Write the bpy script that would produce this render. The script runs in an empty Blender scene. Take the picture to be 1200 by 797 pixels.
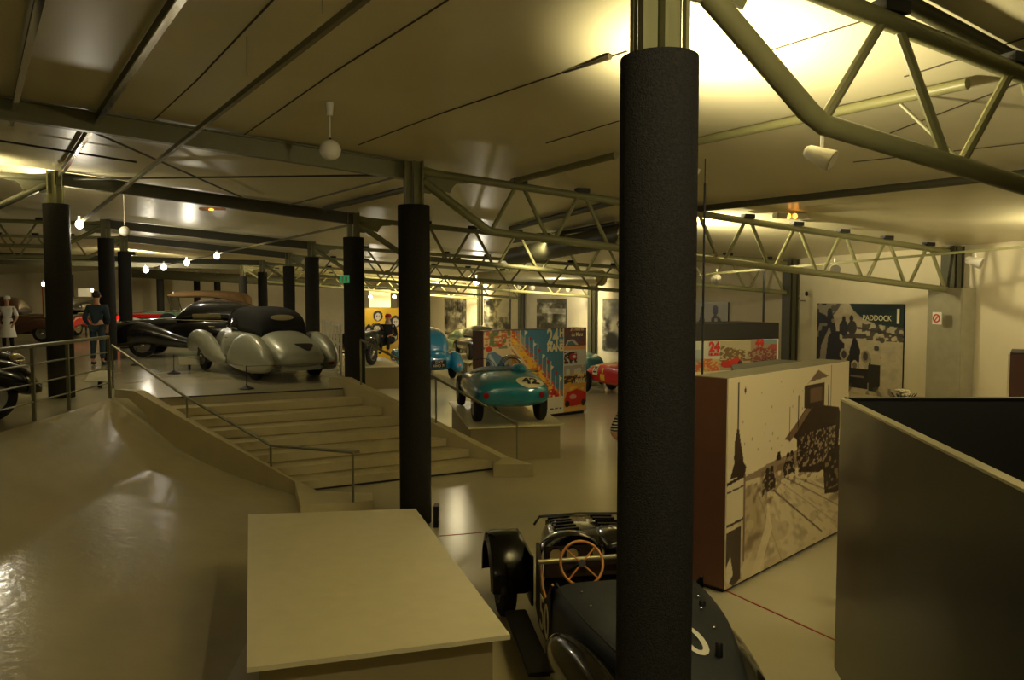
import bpy, bmesh, math, random
import numpy as np
from mathutils import Vector, Matrix
from mathutils.bvhtree import BVHTree
random.seed(7); RS = np.random.RandomState(5)
C = bpy.context.scene.collection
PI = math.pi
# ------------------------------------------------------------------ camera
EYE = 2.8; F = 911.0; PITCH = math.radians(3.17)
cam_d = bpy.data.cameras.new('camera'); cam_d.sensor_width = 36; cam_d.lens = F/1200*36
cam = bpy.data.objects.new('camera', cam_d); C.objects.link(cam)
cam.location = (0, 0, EYE); cam.rotation_euler = (PI/2-PITCH, 0, 0)
bpy.context.scene.camera = cam
# ------------------------------------------------------------------ light
sc = bpy.context.scene
sc.view_settings.view_transform = 'Standard'; sc.view_settings.look = 'None'
sc.view_settings.exposure = -0.2; sc.view_settings.gamma = 1.0; sc.view_settings.use_curve_mapping = False
w = bpy.data.worlds.new('world'); sc.world = w; w.use_nodes = True
w.node_tree.nodes['Background'].inputs[0].default_value = (0.55, 0.46, 0.22, 1)
w.node_tree.nodes['Background'].inputs[1].default_value = 0.07
WARM = (1.0, 0.84, 0.50); WHITE = (1.0, 0.9, 0.68)
def lamp(kind, loc, energy, color=WARM, size=0.1, target=None, angle=60, blend=0.8):
    d = bpy.data.lights.new('lamp_light', kind); d.energy = energy; d.color = color
    if kind == 'SPOT': d.spot_size = math.radians(angle); d.spot_blend = blend
    if kind == 'AREA': d.size = size
    else: d.shadow_soft_size = size
    o = bpy.data.objects.new('lamp_light', d); C.objects.link(o); o.location = loc
    if target is not None:
        o.rotation_euler = (Vector(target)-Vector(loc)).to_track_quat('-Z', 'Y').to_euler()
    return o

# ------------------------------------------------------------------ geometry of the place
A_ = Vector((-math.sin(math.radians(19)), math.cos(math.radians(19)), 0))   # along the column rows
B_ = Vector((math.cos(math.radians(19)), math.sin(math.radians(19)), 0))    # towards the right wall
SW = 11.2
def st(s, t, z=0): p = B_*s+A_*t; return Vector((p.x, p.y, z))
def ray(u, v):
    x = (u-600)/F; y = -(v-398.5)/F
    cp, sp = math.cos(PITCH), math.sin(PITCH)
    return Vector((x, cp+y*sp, -sp+y*cp))
def PZ(u, v, z): d = ray(u, v); k = (z-EYE)/d.z; return Vector((d.x*k, d.y*k, z))
def PY(u, v, Y): d = ray(u, v); k = Y/d.y; return Vector((d.x*k, Y, EYE+d.z*k))
def PN(u, v, n, c): d = ray(u, v); k = c/(d.x*n[0]+d.y*n[1]); return Vector((d.x*k, d.y*k, EYE+d.z*k))
def PW(u, v, s=SW): return PN(u, v, B_, s)
def PL(u, v, p, q):
    n = (q[1]-p[1], -(q[0]-p[0])); return PN(u, v, n, n[0]*p[0]+n[1]*p[1])
RIDGE = -6.0
def roof(x, y):
    s = x*B_.x+y*B_.y; t = x*A_.x+y*A_.y
    z = EYE+1.66-.008*(t-9.4)
    if s > RIDGE: return z-.088*(s-1.97)
    return z-.088*(RIDGE-1.97)-.05*(RIDGE-s)
def PR(u, v, dz=0):
    lo, hi = 0.5, 90.0; d = ray(u, v)
    for _ in range(50):
        m = (lo+hi)/2; k = m/d.y
        if EYE+d.z*k > roof(d.x*k, m)+dz: hi = m
        else: lo = m
    k = lo/d.y
    return Vector((d.x*k, lo, roof(d.x*k, lo)+dz))

# ------------------------------------------------------------------ materials
def lin(c):
    return tuple(((x/255)/12.92 if x/255 <= .04045 else ((x/255+.055)/1.055)**2.4) for x in c)
def mat(name, col, rough=.5, metal=0, coat=0, noise=0, nscale=8, bump=0, bscale=60, spec=.5, bands=None, emit=None, alpha=None):
    m = bpy.data.materials.new(name); m.use_nodes = True; nt = m.node_tree; b = nt.nodes['Principled BSDF']
    col = lin(col)
    b.inputs['Base Color'].default_value = (*col, 1); b.inputs['Roughness'].default_value = rough
    b.inputs['Metallic'].default_value = metal; b.inputs['Coat Weight'].default_value = coat
    b.inputs['Specular IOR Level'].default_value = spec; b.inputs['Coat Roughness'].default_value = .06
    tc = nt.nodes.new('ShaderNodeTexCoord')
    if noise:
        n = nt.nodes.new('ShaderNodeTexNoise'); n.inputs['Scale'].default_value = nscale; n.inputs['Detail'].default_value = 5
        r = nt.nodes.new('ShaderNodeValToRGB')
        r.color_ramp.elements[0].position = .3; r.color_ramp.elements[1].position = .7
        r.color_ramp.elements[0].color = (*[c*(1-noise) for c in col], 1); r.color_ramp.elements[1].color = (*[min(1, c*(1+noise)) for c in col], 1)
        nt.links.new(tc.outputs['Object'], n.inputs['Vector']); nt.links.new(n.outputs['Fac'], r.inputs[0]); nt.links.new(r.outputs[0], b.inputs['Base Color'])
    if bump:
        n = nt.nodes.new('ShaderNodeTexNoise'); n.inputs['Scale'].default_value = bscale; n.inputs['Detail'].default_value = 3
        bp = nt.nodes.new('ShaderNodeBump'); bp.inputs['Strength'].default_value = bump; bp.inputs['Distance'].default_value = .02
        nt.links.new(tc.outputs['Object'], n.inputs['Vector']); nt.links.new(n.outputs['Fac'], bp.inputs['Height']); nt.links.new(bp.outputs[0], b.inputs['Normal'])
    if bands:   # (axis vector scale, colour 2): stripes along object z
        wv = nt.nodes.new('ShaderNodeTexWave'); wv.bands_direction = 'Z'; wv.inputs['Scale'].default_value = bands[0]
        r = nt.nodes.new('ShaderNodeValToRGB'); r.color_ramp.interpolation = 'CONSTANT'; r.color_ramp.elements[1].position = .5
        r.color_ramp.elements[0].color = (*col, 1); r.color_ramp.elements[1].color = (*lin(bands[1]), 1)
        nt.links.new(tc.outputs['Object'], wv.inputs['Vector']); nt.links.new(wv.outputs['Fac'], r.inputs[0]); nt.links.new(r.outputs[0], b.inputs['Base Color'])
    if emit: b.inputs['Emission Color'].default_value = (*emit[0], 1); b.inputs['Emission Strength'].default_value = emit[1]
    if alpha is not None: b.inputs['Alpha'].default_value = alpha
    return m
M = {}
M['floor'] = mat('floor_resin', (190, 182, 150), rough=.22, noise=.05, nscale=.7, bump=.03, bscale=2.5)
M['floor_up'] = mat('upper_floor_resin', (176, 168, 138), rough=.16, noise=.06, nscale=1.2, bump=.05, bscale=5)
M['bank'] = mat('bank_resin', (178, 168, 130), rough=.17, noise=.06, nscale=1.5, bump=.16, bscale=10)
M['wall'] = mat('wall_cream', (226, 216, 184), rough=.8, noise=.03, nscale=3)
M['ceil'] = mat('ceiling_sheet', (222, 214, 178), rough=.36, noise=.05, nscale=.9, bump=.04, bscale=1.1)
M['seam'] = mat('seam_dark', (70, 62, 42), rough=.7)
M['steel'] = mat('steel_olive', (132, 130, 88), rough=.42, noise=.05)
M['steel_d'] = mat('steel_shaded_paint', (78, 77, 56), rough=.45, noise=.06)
M['wrap'] = mat('column_carpet', (50, 49, 46), rough=.95, bump=.6, bscale=140, noise=.25, nscale=90, spec=.1)
M['clad'] = mat('wall_column_clad', (150, 145, 120), rough=.7, noise=.07)
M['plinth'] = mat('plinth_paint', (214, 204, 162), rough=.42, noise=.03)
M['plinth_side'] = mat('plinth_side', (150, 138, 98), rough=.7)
M['stair'] = mat('stair_tread', (196, 184, 140), rough=.5, noise=.06, nscale=3)
M['black'] = mat('matt_black', (20, 20, 21), rough=.55)
M['blackpaint'] = mat('black_paint', (14, 14, 16), rough=.22, coat=1)
M['rail'] = mat('rail_steel', (128, 124, 96), rough=.4, metal=.35)
M['railp'] = mat('rail_pale', (205, 200, 175), rough=.5)
M['chrome'] = mat('chrome', (222, 218, 205), rough=.1, metal=1)
M['tyre'] = mat('tyre_rubber', (26, 25, 24), rough=.85, bump=.3, bscale=90)
M['rim'] = mat('rim_grey', (140, 135, 118), rough=.35, metal=.6)
M['silver'] = mat('silver_paint', (158, 160, 142), rough=.36, metal=.15, coat=.35)
M['ivory'] = mat('ivory_paint', (214, 208, 178), rough=.3, coat=.5)
M['green'] = mat('pale_green_paint', (120, 150, 120), rough=.25, coat=.8)
M['soft'] = mat('black_canvas', (22, 22, 22), rough=.9, bump=.2, bscale=200)
M['tan'] = mat('tan_canvas', (150, 118, 76), rough=.95)
M['brownp'] = mat('brown_paint', (96, 62, 44), rough=.3, coat=.7)
M['teal'] = mat('teal_racing_blue', (14, 118, 140), rough=.3, coat=.8)
M['teald'] = mat('dark_teal_paint', (40, 110, 115), rough=.3, coat=.8)
M['sky'] = mat('bright_blue_paint', (10, 118, 165), rough=.25, coat=.8)
M['red'] = mat('racing_red', (205, 10, 10), rough=.35, coat=.35)
M['darkgreen'] = mat('dark_green_paint', (46, 52, 40), rough=.35, coat=.6)
M['deck'] = mat('blue_black_leathercloth', (26, 34, 42), rough=.6, bump=.25, bscale=160, noise=.15, nscale=30)
M['glass'] = mat('glass_dark', (60, 62, 55), rough=.05, alpha=.35)
M['window'] = mat('car_window', (150, 140, 105), rough=.08, spec=.8)
M['windowd'] = mat('car_window_dark', (38, 36, 32), rough=.06, spec=.9)
M['cream'] = mat('cream_paint', (236, 226, 190), rough=.6)
M['white'] = mat('white_paint', (240, 236, 222), rough=.5)
M['wood'] = mat('varnished_wood', (190, 128, 60), rough=.3, coat=.5, noise=.15, nscale=25)
M['gauge'] = mat('gauge_face', (160, 140, 90), rough=.4)
M['leather'] = mat('leather_dark', (52, 38, 28), rough=.6)
M['blueseat'] = mat('blue_seat', (20, 78, 120), rough=.6)
M['maroon'] = mat('maroon_board', (92, 58, 42), rough=.6, noise=.06)
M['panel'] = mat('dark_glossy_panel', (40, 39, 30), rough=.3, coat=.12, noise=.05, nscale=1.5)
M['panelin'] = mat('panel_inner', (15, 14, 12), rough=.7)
M['alu'] = mat('brushed_edge', (176, 170, 140), rough=.3, metal=.5)
M['duct'] = mat('duct_foil', (190, 182, 140), rough=.3, metal=.7)
M['redline'] = mat('red_tape', (150, 40, 28), rough=.5)
M['yellow'] = mat('yellow_board', (236, 190, 40), rough=.6)
M['signred'] = mat('sign_red', (190, 40, 30), rough=.5)
M['signgreen'] = mat('exit_green', (30, 120, 60), rough=.5, emit=((.05, .35, .12), .5))
M['skin'] = mat('skin', (200, 150, 116), rough=.5)
M['hair'] = mat('hair', (50, 36, 26), rough=.8)
M['cloth_w'] = mat('white_cloth', (245, 240, 225), rough=.8)
M['cloth_blue'] = mat('denim', (44, 60, 72), rough=.9)
M['cloth_dark'] = mat('dark_cloth', (24, 25, 28), rough=.9)
M['cloth_red'] = mat('red_cloth', (170, 40, 36), rough=.8)
M['cloth_stripe'] = mat('striped_knit', (30, 32, 34), rough=.9, bands=(9, (190, 185, 165)))
M['bulb'] = mat('lit_bulb', (255, 245, 225), emit=((1, .9, .75), 30))
M['bulbw'] = mat('lit_lens', (255, 245, 225), emit=((1, .93, .72), 14))
M['orange'] = mat('orange_pilot', (255, 160, 40), emit=((1, .35, .04), 6))
M['tail'] = mat('tail_lamp', (150, 20, 16), rough=.15, coat=1)
M['flower'] = mat('dried_flower', (186, 176, 140), rough=.9, noise=.2, nscale=20)
vm = bpy.data.materials.new('printed_picture'); vm.use_nodes = True
_b = vm.node_tree.nodes['Principled BSDF']; _b.inputs['Roughness'].default_value = .38
_a = vm.node_tree.nodes.new('ShaderNodeAttribute'); _a.attribute_name = 'Col'; vm.node_tree.links.new(_a.outputs['Color'], _b.inputs['Base Color'])
M['print'] = vm

# ------------------------------------------------------------------ helpers
def obj(name, bm, m, parent=None, smooth=False, loc=None):
    me = bpy.data.meshes.new(name)
    bmesh.ops.recalc_face_normals(bm, faces=bm.faces)
    bm.to_mesh(me); bm.free()
    if smooth:
        for p in me.polygons: p.use_smooth = True
        if smooth != 'all':
            try: me.set_sharp_from_angle(angle=math.radians(42))
            except Exception: pass
    me.materials.append(M[m] if isinstance(m, str) else m)
    o = bpy.data.objects.new(name, me); C.objects.link(o)
    if parent: o.parent = parent
    if loc is not None: o.location = loc
    return o
def tag(o, label, cat, group=None, kind=None):
    if label: o['label'] = label
    if cat: o['category'] = cat
    if group: o['group'] = group
    if kind: o['kind'] = kind
    return o
def thing(name, label, cat, loc=(0, 0, 0), rz=0, group=None):
    o = bpy.data.objects.new(name, None); C.objects.link(o); o.location = loc; o.rotation_euler = (0, 0, rz)
    o.empty_display_size = .1
    return tag(o, label, cat, group)
def struct(name, bm, m, smooth=False, label=None):
    o = obj(name, bm, m, None, smooth); o['kind'] = 'structure'
    if label: o['label'] = label
    return o
def rel(root, p):   # world point into a root's frame
    p = Vector(p)-Vector(root.location); c, s = math.cos(-root.rotation_euler[2]), math.sin(-root.rotation_euler[2])
    return Vector((c*p.x-s*p.y, s*p.x+c*p.y, p.z))
def B(bm=None): return bm or bmesh.new()
def box(bm, c, s, rz=0, mtx=None, bev=0):
    r = bmesh.ops.create_cube(bm, size=1, matrix=(mtx or Matrix.Translation(c) @ Matrix.Rotation(rz, 4, 'Z')) @ Matrix.Diagonal((s[0], s[1], s[2], 1)))
    if bev:
        es = list({e for v in r['verts'] for e in v.link_edges})
        bmesh.ops.bevel(bm, geom=es, offset=bev, segments=2, affect='EDGES')
    return bm
def frame(p, q):
    d = (Vector(q)-Vector(p)); L = d.length; d.normalize()
    up = Vector((0, 0, 1)) if abs(d.z) < .95 else Vector((1, 0, 0))
    x = d; y = up.cross(x).normalized(); z = x.cross(y)
    m = Matrix(((x.x, y.x, z.x, 0), (x.y, y.y, z.y, 0), (x.z, y.z, z.z, 0), (0, 0, 0, 1)))
    return m, L
def bar(bm, p, q, w, h):
    m, L = frame(p, q)
    return box(bm, None, (L, w, h), mtx=Matrix.Translation((Vector(p)+Vector(q))/2) @ m)
def tube(bm, pts, r, n=10, cap=True):
    pts = [Vector(p) for p in pts]; rings = []
    rr = r if isinstance(r, (list, tuple)) else [r]*len(pts)
    for i, p in enumerate(pts):
        a = pts[max(0, i-1)]; b = pts[min(len(pts)-1, i+1)]
        m, _ = frame(a, b) if (b-a).length > 1e-6 else (Matrix.Identity(4), 0)
        rings.append([bm.verts.new(p+(m @ Vector((0, math.cos(2*PI*k/n)*rr[i], math.sin(2*PI*k/n)*rr[i], 0)).to_4d()).to_3d()) for k in range(n)])
    for a, b in zip(rings, rings[1:]):
        for k in range(n): bm.faces.new((a[k], a[(k+1) % n], b[(k+1) % n], b[k]))
    if cap: bm.faces.new(rings[0]); bm.faces.new(rings[-1])
    return bm
def ibeam(bm, p, q, w=.12, h=.22, tk=.015):
    m, L = frame(p, q); c = Matrix.Translation((Vector(p)+Vector(q))/2) @ m
    box(bm, None, (L, w, tk), mtx=c @ Matrix.Translation((0, 0, h/2)))
    box(bm, None, (L, w, tk), mtx=c @ Matrix.Translation((0, 0, -h/2)))
    box(bm, None, (L, tk, h), mtx=c)
    return bm
def lathe(bm, prof, n=32, axis='Z', c=(0, 0, 0), cap=True):
    c = Vector(c); rings = []
    for r, z in prof:
        ring = []
        for k in range(n):
            a = 2*PI*k/n
            v = Vector((r*math.cos(a), r*math.sin(a), z))
            if axis == 'Y': v = Vector((v.x, v.z, v.y))
            if axis == 'X': v = Vector((v.z, v.x, v.y))
            ring.append(bm.verts.new(c+v))
        rings.append(ring)
    for a, b in zip(rings, rings[1:]):
        for k in range(n): bm.faces.new((a[k], a[(k+1) % n], b[(k+1) % n], b[k]))
    if cap: bm.faces.new(rings[0]); bm.faces.new(rings[-1])
    else:
        for k in range(n): bm.faces.new((rings[-1][k], rings[-1][(k+1) % n], rings[0][(k+1) % n], rings[0][k]))
    return bm
def prism(bm, poly, z0, z1):
    a = [bm.verts.new((p[0], p[1], z0)) for p in poly]; b = [bm.verts.new((p[0], p[1], z1)) for p in poly]
    bm.faces.new(a); bm.faces.new(b); n = len(poly)
    for i in range(n): bm.faces.new((a[i], a[(i+1) % n], b[(i+1) % n], b[i]))
    return bm
def quad(bm, a, b, c, d, th=0):
    vs = [bm.verts.new(p) for p in (a, b, c, d)]; f = bm.faces.new(vs)
    if th:
        r = bmesh.ops.extrude_face_region(bm, geom=[f]); n = f.normal if f.normal.length else (Vector(b)-Vector(a)).cross(Vector(c)-Vector(a)).normalized()
        bmesh.ops.translate(bm, verts=[v for v in r['geom'] if isinstance(v, bmesh.types.BMVert)], vec=n*-th)
    return bm
def ell(bm, c, r, n=16):
    bmesh.ops.create_uvsphere(bm, u_segments=n, v_segments=max(6, n//2), radius=1, matrix=Matrix.Translation(c) @ Matrix.Diagonal((r[0], r[1], r[2], 1)))
    return bm
def cat(p0, p1, p2, p3, t):
    return [0.5*((2*b)+(c-a)*t+(2*a-5*b+4*c-d)*t*t+(3*b-a-3*c+d)*t**3) for a, b, c, d in zip(p0, p1, p2, p3)]
def loft(bm, stn, sub=5, N=28, cap=True):
    """stn: (x, halfwidth, zbottom, ztop[, power, taper at top, ycentre])"""
    full = [tuple(s)+(2.6, 0, 0)[len(s)-4:] for s in stn]; dense = []
    for i in range(len(full)-1):
        p = [full[max(0, i-1)], full[i], full[i+1], full[min(len(full)-1, i+2)]]
        for k in range(sub): dense.append(cat(*p, k/sub))
    dense.append(list(full[-1])); rings = []
    for x, w_, zb, zt, n, tm, yc in dense:
        w_ = max(w_, .004); zc = (zb+zt)/2; h = max((zt-zb)/2, .004); ring = []
        for k in range(N):
            a = 2*PI*(k+.5)/N; c, s = math.cos(a), math.sin(a)
            y = w_*math.copysign(abs(c)**(2/n), c); z = h*math.copysign(abs(s)**(2/n), s)
            y *= 1-tm*(.5+.5*z/h)
            ring.append(bm.verts.new((x, yc+y, zc+z)))
        rings.append(ring)
    for a, b in zip(rings, rings[1:]):
        for k in range(N): bm.faces.new((a[k], a[(k+1) % N], b[(k+1) % N], b[k]))
    if cap: bm.faces.new(rings[0]); bm.faces.new(rings[-1])
    return bm
def text_mesh(txt, size, extrude=0, bold=0.0):
    cu = bpy.data.curves.new('t', 'FONT'); cu.body = txt; cu.size = size; cu.align_x = 'CENTER'; cu.align_y = 'CENTER'
    cu.offset = bold; cu.extrude = extrude; cu.resolution_u = 4
    o = bpy.data.objects.new('t', cu); C.objects.link(o); bpy.context.view_layer.update()
    me = bpy.data.meshes.new_from_object(o.evaluated_get(bpy.context.evaluated_depsgraph_get()))
    bpy.data.objects.remove(o); bpy.data.curves.remove(cu)
    return me
def project(bm, bvh, mtx, lift=.006, sub=0):
    """lay a flat decal (xy plane) on a surface: mtx places it before it, it falls along its own -z"""
    if sub: bmesh.ops.subdivide_edges(bm, edges=bm.edges, cuts=sub, use_grid_fill=True)
    d = (mtx.to_3x3() @ Vector((0, 0, -1))).normalized()
    for v in bm.verts:
        p = mtx @ v.co; h = bvh.ray_cast(p, d)
        if h[0] is None: h = bvh.find_nearest((mtx @ Vector((0, 0, 0)))+d*((bvh.ray_cast(mtx @ Vector((0, 0, 0)), d)[3] or 1.0))+(p-mtx @ Vector((0, 0, 0))))
        v.co = h[0]-d*lift
    return bm
def plane_mtx(loc, nrm, up=(0, 0, 1), roll=0):
    z = Vector(nrm).normalized(); x = Vector(up).cross(z).normalized(); y = z.cross(x)
    return Matrix(((x.x, y.x, z.x, loc[0]), (x.y, y.y, z.y, loc[1]), (x.z, y.z, z.z, loc[2]), (0, 0, 0, 1))) @ Matrix.Rotation(roll, 4, 'Z')
def disc_bm(rx, ry, n=28, rings=4):
    bm = bmesh.new(); c = bm.verts.new((0, 0, 0)); pr = None
    for j in range(1, rings+1):
        cur = [bm.verts.new((rx*j/rings*math.cos(2*PI*k/n), ry*j/rings*math.sin(2*PI*k/n), 0)) for k in range(n)]
        for k in range(n):
            if pr is None: bm.faces.new((c, cur[k], cur[(k+1) % n]))
            else: bm.faces.new((pr[k], cur[k], cur[(k+1) % n], pr[(k+1) % n]))
        pr = cur
    return bm
def grid_bm(wd, ht, nx=6, ny=6):
    bm = bmesh.new(); bmesh.ops.create_grid(bm, x_segments=nx, y_segments=ny, size=.5)
    for v in bm.verts: v.co.x *= wd; v.co.y *= ht
    return bm
def text_bm(txt, size, bold=0.0, sx=1.0):
    me = text_mesh(txt, size, 0, bold); bm = bmesh.new(); bm.from_mesh(me); bpy.data.meshes.remove(me)
    for v in bm.verts: v.co.x *= sx
    return bm
def put_text(txt, size, mtx, m, parent, name='lettering', bold=0.0, sx=1.0):
    me = text_mesh(txt, size, .002, bold); bm = bmesh.new(); bm.from_mesh(me); bpy.data.meshes.remove(me)
    for v in bm.verts: v.co.x *= sx
    bmesh.ops.transform(bm, matrix=mtx, verts=bm.verts)
    return obj(name, bm, m, parent)

# ---- pictures drawn point by point as vertex colours
class Pic:
    def __init__(s, nx, ny, asp, bg):
        s.nx, s.ny = nx, ny; s.img = np.zeros((ny, nx, 3)); s.img[:] = bg
        s.X, s.Y = np.meshgrid((np.arange(nx)+.5)/nx, 1-(np.arange(ny)+.5)/ny)   # 0..1, y up
    def noise(s, sx, sy, seed=0):
        r = np.random.RandomState(seed); g = r.rand(int(sy)+2, int(sx)+2)
        x = s.X*sx; y = s.Y*sy; i = x.astype(int); j = y.astype(int); fx = x-i; fy = y-j
        fx = fx*fx*(3-2*fx); fy = fy*fy*(3-2*fy)
        return (g[j, i]*(1-fx)+g[j, i+1]*fx)*(1-fy)+(g[j+1, i]*(1-fx)+g[j+1, i+1]*fx)*fy
    def fill(s, mask, col, a=1.0):
        a = np.clip(np.asarray(mask, float)*a, 0, 1)[..., None]; s.img = s.img*(1-a)+np.array(col)*a
    def poly(s, pts, col, a=1.0):
        m = np.zeros(s.X.shape, bool); n = len(pts)
        for i in range(n):
            x0, y0 = pts[i]; x1, y1 = pts[(i+1) % n]
            if y0 == y1: continue
            c = ((y0 > s.Y) != (y1 > s.Y)) & (s.X < (x1-x0)*(s.Y-y0)/(y1-y0)+x0); m ^= c
        s.fill(m, col, a); return m
    def oval(s, cx, cy, rx, ry, col, a=1.0, soft=0):
        d = ((s.X-cx)/rx)**2+((s.Y-cy)/ry)**2
        s.fill(np.clip((1-d)/soft, 0, 1) if soft else d < 1, col, a)
    def line(s, x0, y0, x1, y1, wd, col, a=1.0):
        dx, dy = x1-x0, y1-y0; L = dx*dx+dy*dy; t = np.clip(((s.X-x0)*dx+(s.Y-y0)*dy)/L, 0, 1)
        d = np.hypot(s.X-x0-t*dx, s.Y-y0-t*dy); s.fill(d < wd, col, a)
def picture(name, pic, P0, P1, P2, parent, normal_off=.004, thick=.004):
    """P0 lower-left, P1 lower-right, P2 upper-left corner (in the parent's frame)"""
    P0, P1, P2 = map(Vector, (P0, P1, P2)); U = P1-P0; V = P2-P0; N = U.cross(V).normalized()*normal_off
    nx, ny = pic.nx, pic.ny; me = bpy.data.meshes.new(name)
    gu = np.linspace(0, 1, nx); gv = np.linspace(1, 0, ny); uu, vv = np.meshgrid(gu, gv)
    co = np.array(P0+N)[None, None]+uu[..., None]*np.array(U)+vv[..., None]*np.array(V)
    idx = np.arange(nx*ny).reshape(ny, nx)
    f = np.stack([idx[1:, :-1], idx[1:, 1:], idx[:-1, 1:], idx[:-1, :-1]], -1).reshape(-1, 4)
    me.from_pydata(co.reshape(-1, 3).tolist(), [], f.tolist())
    ca = me.color_attributes.new('Col', 'FLOAT_COLOR', 'POINT')
    im = np.clip(pic.img, 0, 255)/255; l = np.where(im <= .04045, im/12.92, ((im+.055)/1.055)**2.4)
    ca.data.foreach_set('color', np.concatenate([l, np.ones((ny, nx, 1))], -1).reshape(-1).astype(np.float32))
    me.materials.append(M['print']); o = bpy.data.objects.new(name, me); C.objects.link(o); o.parent = parent
    return o

# ================================================================== THE SHELL
# stairs corners
SA = PZ(170, 467, 1.15); SC = PZ(402, 455, 1.15); SB = PZ(344, 577, 0); SD = PZ(577, 550, 0)
RC = PZ(131, 467, 1.15); R0 = PZ(0, 507, 1.15); rd = (R0-RC).normalized(); R1 = R0+rd*11
UE = PZ(403, 436, 1.15); UF = UE+A_*32
bm = prism(B(), [(-70, -6), (30, -6), (30, 75), (-70, 75)], -.2, 0)
struct('floor', bm, 'floor')
up_poly = [SA, SC, UE, UF, (-60, UF.y-8, 0), (-60, R1.y, 0), R1, RC]
struct('floor_upper', prism(B(), [(p[0], p[1]) for p in up_poly], .004, 1.15), 'floor_up')
# roof sheets
def roof_sheet(name, s0, s1, t0=-4, t1=62):
    bm = B(); n = 2
    ss = [s0, s1]; vs = []
    for t in (t0, t1):
        for s in ss:
            p = st(s, t); vs.append(bm.verts.new((p.x, p.y, roof(p.x, p.y))))
    bm.faces.new((vs[0], vs[1], vs[3], vs[2]))
    r = bmesh.ops.extrude_face_region(bm, geom=bm.faces[:]); bmesh.ops.translate(bm, verts=[v for v in r['geom'] if isinstance(v, bmesh.types.BMVert)], vec=(0, 0, .12))
    return struct(name, bm, 'ceil')
roof_sheet('ceiling', RIDGE, SW+.1); roof_sheet('ceiling_left', -45, RIDGE)
# walls
def wall(name, s0, t0, s1, t1, z0=0, z1=None, m='wall', th=.2):
    p, q = st(s0, t0), st(s1, t1); d = (q-p).normalized(); n = Vector((d.y, -d.x, 0))*th; bm = B()
    za, zb = (roof(p.x, p.y)+.05, roof(q.x, q.y)+.05) if z1 is None else (z1, z1)
    vs = [bm.verts.new((v.x, v.y, z)) for v, z in ((p, z0), (q, z0), (q+n, z0), (p+n, z0), (p, za), (q, zb), (q+n, zb), (p+n, za))]
    for f in ((0, 1, 2, 3), (4, 5, 6, 7), (0, 1, 5, 4), (1, 2, 6, 5), (2, 3, 7, 6), (3, 0, 4, 7)): bm.faces.new([vs[i] for i in f])
    return struct(name, bm, m)
wall('wall_right', SW, -4, SW, 60)
wall('wall_back', RIDGE-.01, 60, SW, 60, th=-.2); wall('wall_back_left', -45, 60, RIDGE, 60, th=-.2)
wall('wall_left', -45, 0, -45, 60, th=-.2)
# seams of the ceiling sheets (drawn where they run)
bm = B()
for (u0, v0, u1, v1, wd) in ((525, 0, 391, 85, .012), (391, 85, 262, 175, .01), (735, 60, 520, 132, .014), (520, 132, 420, 170, .01), (725, 142, 640, 168, .01),
                             (320, 0, 230, 95, .012), (230, 95, 170, 150, .01), (815, 165, 900, 148, .01), (900, 60, 1010, 25, .01), (1200, 95, 1020, 165, .01), (1200, 45, 1060, 90, .012), (1200, 168, 1000, 190, .01)):
    a, b = PR(u0, v0, -.004), PR(u1, v1, -.004); bar(bm, a, b, wd, .006)
struct('trim_1', bm, 'seam')
struct('trim_2', tube(B(), [PR(660, 86, -.015), PR(715, 66, -.02)], [.004, .022], 6), 'seam')
# bank beside the stairs
def bank():
    bm = B(); rows = []
    cd = (SB-SA); cl = cd.length; cdn = cd.normalized()
    tops = [R1, R1.lerp(RC, .3), R1.lerp(RC, .5), R1.lerp(RC, .65), R1.lerp(RC, .78), R1.lerp(RC, .88), R1.lerp(RC, .95), RC, RC.lerp(SA, .5), SA]
    per = Vector((-rd.y, rd.x, 0));
    if per.x < 0: per = -per
    nd = 40; N = 10
    dirs = []
    for i in range(len(tops)):
        k = max(0, (i-3)/(len(tops)-4)); k = k*k*(3-2*k); dirs.append((per*(1-k)+cdn.normalized()*k).normalized())
    import bisect
    # resample
    TT = []; sub = 6
    for i in range(len(tops)-1):
        for k in range(sub): f = k/sub; TT.append((tops[i].lerp(tops[i+1], f), dirs[i].lerp(dirs[i+1], f).normalized(), (i+f)/(len(tops)-1)))
    TT.append((tops[-1], dirs[-1], 1.0))
    for p, d, w_ in TT:
        row = []
        run = 3.9*(1-w_)+cl*w_
        for j in range(nd+1):
            x = j/nd; k = x*run
            lin_ = 1-x
            if x < .36: h = 1-x*1.75
            else: h = (1-.36*1.75)*(1-(x-.36)/.64)**1.5
            kk = max(0, min(1, (w_-.72)/.28)); hh = h*(1-kk)+lin_*kk
            q = Vector((p.x, p.y, 0))+Vector((d.x, d.y, 0)).normalized()*k
            z = 1.15*hh-.0*x
            row.append(bm.verts.new((q.x, q.y, max(z, 0.003))))
        rows.append(row)
    for a, b in zip(rows, rows[1:]):
        for j in range(nd):
            bm.faces.new((a[j], a[j+1], b[j+1], b[j]))
    struct('floor_bank', bm, 'bank', smooth='all')
bank()
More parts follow.
